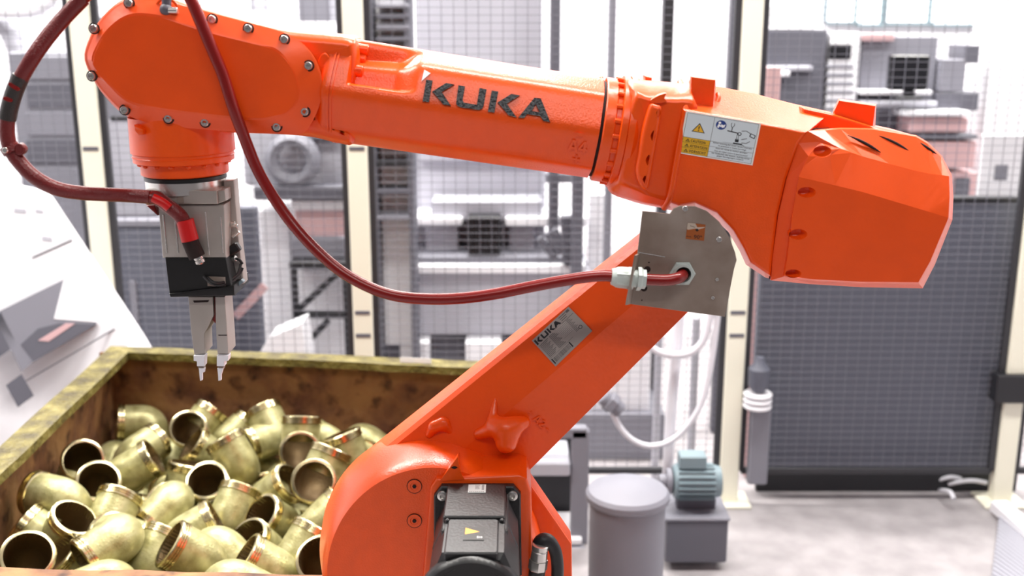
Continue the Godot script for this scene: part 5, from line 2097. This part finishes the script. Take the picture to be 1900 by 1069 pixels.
	fb("chip_tray", [540, 440, 640, 500], zw + 0.03, 0.3, M.mid, ma)
	var st := thing("steel_stand", "dark steel stand with diagonal braces left of the second cream post", "stand", Vector3(U(590, 560, zw).x, 0, zw))
	fb("tabletop", [536, 486, 650, 500], zw + 0.12, 0.35, M.charcoal, st)
	fb("leg", [545, 500, 556, 790], zw + 0.12, 0.04, M.charcoal, st)
	fb("leg", [640, 500, 651, 790], zw + 0.12, 0.04, M.charcoal, st)
	fb("crossbar", [545, 580, 650, 592], zw + 0.12, 0.04, M.charcoal, st)
	for q in [[552, 576, 628, 506], [566, 640, 610, 594]]:
		s = Shape.new()
		s.bar(U(q[0], q[1], zw + 0.11), U(q[2], q[3], zw + 0.11), 0.025, 0.025, 0.003)
		part("brace", s, M.charcoal, st)
	fb("white_panel", [556, 500, 640, 660], zw - 0.1, 0.02, M.enamel, st)
	s = Shape.new()
	front_box(s, 492, 392, 545, 800, -4.5, 0.3)
	lone("white_cabinet", "narrow white cabinet between the gripper and the steel stand", "cabinet", s, M.enamel, Vector3(U(518, 500, -4.5).x, 0, -4.6))
	var bp := thing("slate_panel", "slate-blue panel with a pink diagonal stripe right behind the gripper", "panel", Vector3(U(460, 550, -4.1).x, 0, -4.1))
	fb("sheet", [424, 385, 492, 1000], -4.1, 0.05, M.slate, bp)
	s = Shape.new()
	s.bar(U(436, 588, -4.095), U(492, 530, -4.095), 0.035, 0.006, 0.001)
	part("pink_stripe", s, M.pink, bp)
	s = Shape.new()
	slab_px(s, [478, 850, 478, 660, 500, 625, 560, 600, 570, 665, 570, 850], -3.9, 0.15)
	lone("white_sack", "white angular sack lying behind the bin's far rim", "sack", s, M.enamel, U(520, 662, -3.95))
	# far left: slate panels and grey machines behind the left post
	var zl := -3.95
	var lp := thing("slate_partition", "dark slate partition behind the mesh, left of the gripper", "partition", Vector3(U(300, 500, zl).x, 0, zl))
	fb("sheet", [206, 420, 424, 800], zl, 0.04, M.slate, lp)
	fb("top_rail", [206, 408, 424, 420], zl + 0.01, 0.06, M.mid, lp)
	fb("upright", [250, 520, 262, 800], zl + 0.012, 0.03, M.mid, lp)
	var gm := thing("grey_control_cabinet", "tall mid-grey control cabinet left of the cream post, behind the loop of cable", "cabinet", Vector3(U(90, 250, -4.4).x, 0, -4.5))
	fb("body", [38, 96, 152, 800], -4.4, 0.3, M.mid, gm, 0.008)
	for k in 5:
		fb("front_panel", [48, 104 + 52 * k, 144, 148 + 52 * k], -4.39, 0.02, [M.mid, M.grey, M.mid, M.grey, M.mid][k], gm)
	var gu := thing("duct", "pale bent ventilation duct at the top left corner", "duct", U(60, 20, -4.5))
	s = Shape.new()
	s.tube(path([-40, 10, -4.5, 30, 18, -4.5, 78, 8, -4.5, 110, -30, -4.5]), 0.035, 16)
	part("pipe", s, M.enamel, gu, 60)
	s = Shape.new()
	s.tube(path([6, 40, -4.6, 24, 60, -4.6, 40, 100, -4.6]), 0.05, 16)
	part("branch", s, M.pale, gu, 60)
	var gc := thing("grey_locker", "grey locker behind the mesh between the cream post and the hand", "locker", Vector3(U(240, 250, -4.5).x, 0, -4.6))
	fb("body", [198, 30, 286, 1000], -4.5, 0.3, M.mid, gc)
	fb("door", [204, 222, 280, 400], -4.49, 0.02, M.pale, gc)
	fb("dark_gap", [204, 216, 280, 226], -4.488, 0.02, M.charcoal, gc)
	# right: dark cabinet, screens, pink shelving, white boards
	var zc := -5.0
	var dk := thing("dark_cabinet", "dark grey cabinet with a pale ledge, right of the third cream post", "cabinet", Vector3(U(1468, 120, zc).x, 0, zc - 0.2))
	fb("body", [1410, 55, 1518, 900], zc, 0.4, M.grey, dk, 0.008)
	fb("ledge", [1420, 122, 1508, 132], zc + 0.04, 0.06, M.pale, dk)
	fb("white_part", [1436, 132, 1466, 142], zc + 0.06, 0.06, M.enamel, dk)
	fb("top_box", [1424, 10, 1520, 50], zc, 0.3, M.enamel, dk)
	var eq := thing("equipment_rack", "white equipment rack with a small dark screen, above the housing's rear lug", "rack", Vector3(U(1558, 120, zc).x, 0, zc - 0.15))
	fb("frame", [1524, 60, 1578, 900], zc, 0.3, M.enamel, eq)
	fb("screen", [1540, 82, 1580, 110], zc + 0.01, 0.02, M.screen, eq)
	for k in 6:
		fb("slot", [1534, 120 + 16 * k, 1584, 126 + 16 * k], zc + 0.008, 0.02, M.mid, eq, 0.002)
	var wk := thing("workstation", "grey workstation with pinkish drawers behind the monitor", "workstation", Vector3(U(1690, 250, zc).x, 0, zc - 0.2))
	fb("back", [1596, 68, 1735, 210], zc - 0.05, 0.2, M.mid, wk)
	fb("cap", [1600, 62, 1660, 76], zc, 0.2, M.pink, wk)
	fb("shelf", [1600, 168, 1730, 176], zc + 0.06, 0.3, M.enamel, wk)
	fb("shelf", [1600, 188, 1740, 198], zc + 0.06, 0.3, M.pale, wk)
	fb("drawer", [1690, 218, 1796, 246], zc + 0.08, 0.35, M.pink, wk)
	fb("drawer", [1700, 262, 1810, 312], zc + 0.08, 0.35, M.pink, wk)
	fb("worktop", [1680, 206, 1800, 216], zc + 0.12, 0.4, M.enamel, wk)
	fb("dark_rail", [1700, 250, 1815, 258], zc + 0.10, 0.36, M.grey, wk)
	fb("lower_box", [1740, 320, 1815, 420], zc + 0.06, 0.3, M.pink, wk)
	fb("vent", [1772, 330, 1800, 364], zc + 0.07, 0.02, M.grey, wk)
	fb("legs", [1616, 210, 1690, 900], zc - 0.1, 0.15, M.grey, wk)
	var mo := thing("monitor", "large black monitor facing the cell from the workstation", "monitor", U(1688, 172, zc + 0.14))
	fb("panel", [1651, 102, 1724, 168], zc + 0.16, 0.04, M.screen, mo, 0.006)
	fb("neck", [1678, 168, 1698, 180], zc + 0.14, 0.03, M.charcoal, mo)
	fb("foot", [1664, 180, 1712, 185], zc + 0.18, 0.1, M.charcoal, mo)
	for q in [["tool_block", "grey block right of the black monitor", 1746, 110, 1790, 170, M.mid], ["tool_block", "darker grey block hung beyond the monitor, near the white column", 1790, 84, 1818, 118, M.grey], ["grey_bin_box", "long grey box under the blocks, right of the monitor", 1738, 172, 1816, 206, M.grey]]:
		s = Shape.new()
		front_box(s, q[2], q[3], q[4], q[5], zc, 0.2)
		lone(q[0], q[1], "block" if q[0] == "tool_block" else "box", s, q[6], U((q[2] + q[4]) / 2.0, q[5], zc - 0.1))
	s = Shape.new()
	s.bx(Vector3(U(1872, 60, -5.2).x, 1.3, -5.2), Vector3(0.26, 2.6, 0.2), 0.01)
	lone("white_pillar", "broad white pillar behind the mesh at the right edge", "pillar", s, M.enamel, Vector3(U(1872, 60, -5.2).x, 0, -5.2))
	var wp := thing("white_board", "white board with a grey smudge behind the mesh at the right edge", "board", U(1856, 370, -4.2))
	fb("sheet", [1818, 250, 1896, 370], -4.2, 0.02, M.enamel, wp)
	fb("grey_mark", [1846, 306, 1870, 334], -4.196, 0.006, M.mid, wp)
	fb("dark_rail", [1780, 372, 1960, 384], -4.16, 0.08, M.charcoal, wp)
	fb("post", [1826, 384, 1836, 760], -4.2, 0.03, M.mid, wp)
	# bits behind the mesh below the elbow
	s = Shape.new()
	front_box(s, 1085, 640, 1206, 768, -3.95, 0.25)
	lone("white_box", "bright white box under the lower arm, behind the hanging hose", "box", s, M.enamel, U(1150, 768, -4.0))
	s = Shape.new()
	front_box(s, 1060, 768, 1230, 1000, -3.9, 0.3)
	lone("grey_bench", "grey bench block carrying the bright white box", "bench", s, M.mid, Vector3(U(1150, 850, -4.0).x, 0, -4.05))
	s = Shape.new()
	s.bx(Vector3(U(1412, 500, -3.75).x, 0.75, -3.75), Vector3(0.05, 1.5, 0.05), 0.004)
	lone("pinkish_upright", "slim pinkish upright just right of the third cream post", "post", s, M.pink, Vector3(U(1412, 500, -3.75).x, 0, -3.75))
	var hg := thing("air_unit", "bluish-grey air preparation unit mounted right of the third cream post", "air unit", U(1410, 700, -3.48))
	s = Shape.new()
	var hu := U(1408, 700, -3.45)
	s.lathe([Vector2(0.02, 0), Vector2(0.034, 0.02), Vector2(0.036, 0.08), Vector2(0.02, 0.10), Vector2(0.014, 0.12)], Transform3D(Basis(), hu - Vector3(0, 0.05, 0)), 28)
	part("bowl", s, M.slate, hg)
	s = Shape.new()
	for k in 3:
		s.lathe([Vector2(0.044, 0), Vector2(0.048, 0.004), Vector2(0.048, 0.010), Vector2(0.044, 0.014)], Transform3D(Basis(), hu - Vector3(0, 0.068 + 0.02 * k, 0)), 28)
	part("collar", s, M.enamel, hg)
	fb("bracket", [1392, 742, 1428, 900], -3.46, 0.04, M.mid, hg)
	# pipes under the bracket plate, behind the mesh
	for q in [[1216, 600, 1234, 860, "left"], [1284, 590, 1300, 840, "right"]]:
		s = Shape.new()
		s.rod(U(q[0] + 8, q[1], -3.7), Vector3(U(q[0] + 8, q[1], -3.7).x, 0, -3.7), 0.014, 14, 0.001)
		lone("riser_pipe", "slim pale riser pipe behind the mesh, %s of the upright white pipe" % q[4], "pipe", s, M.pale, Vector3(U(q[0] + 8, q[1], -3.7).x, 0, -3.7))


func build_hall() -> void:
	var s := Shape.new()
	s.bx(Vector3(0, -0.1, -3), Vector3(13, 0.2, 14.4), 0.0)
	structure("floor", s, M.concrete, "light grey concrete workshop floor")
	s = Shape.new()
	s.bx(Vector3(0, 4.6, -3), Vector3(13, 0.2, 14.4), 0.0)
	structure("ceiling", s, M.ceiling)
	s = Shape.new()
	s.bx(Vector3(-6.4, 2.25, -3), Vector3(0.2, 4.9, 14.4), 0.0)
	structure("wall_left", s, M.wall)
	s = Shape.new()
	s.bx(Vector3(6.4, 2.25, -3), Vector3(0.2, 4.9, 14.4), 0.0)
	structure("wall_right", s, M.wall)
	s = Shape.new()
	s.bx(Vector3(0, 2.25, 4.1), Vector3(13, 4.9, 0.2), 0.0)
	structure("wall_front", s, M.wall_near)
	s = Shape.new()
	s.bx(Vector3(0, 2.25, -8.0), Vector3(13, 4.9, 0.2), 0.0)
	structure("wall_back", s, M.wall, "white far wall of the workshop")
	# windows high in the far wall at the right
	var z := -7.88
	var n := 0
	for q in [[1540, -120, 1590, 40], [1596, -120, 1640, 44], [1652, -120, 1728, 42], [1736, -120, 1822, 44]]:
		s = Shape.new()
		front_box(s, q[0], q[1], q[2], q[3], z, 0.03)
		var w := structure("window_%d" % (n + 1), s, M.daylight, "bright window in the far wall")
		n += 1
		s = Shape.new()
		front_box(s, q[0] - 5, q[1], q[0], q[3], z + 0.03, 0.06)
		front_box(s, q[2], q[1], q[2] + 5, q[3], z + 0.03, 0.06)
		front_box(s, q[0] - 5, q[3], q[2] + 5, q[3] + 6, z + 0.04, 0.08)
		part("window_frame", s, M.teal, w)
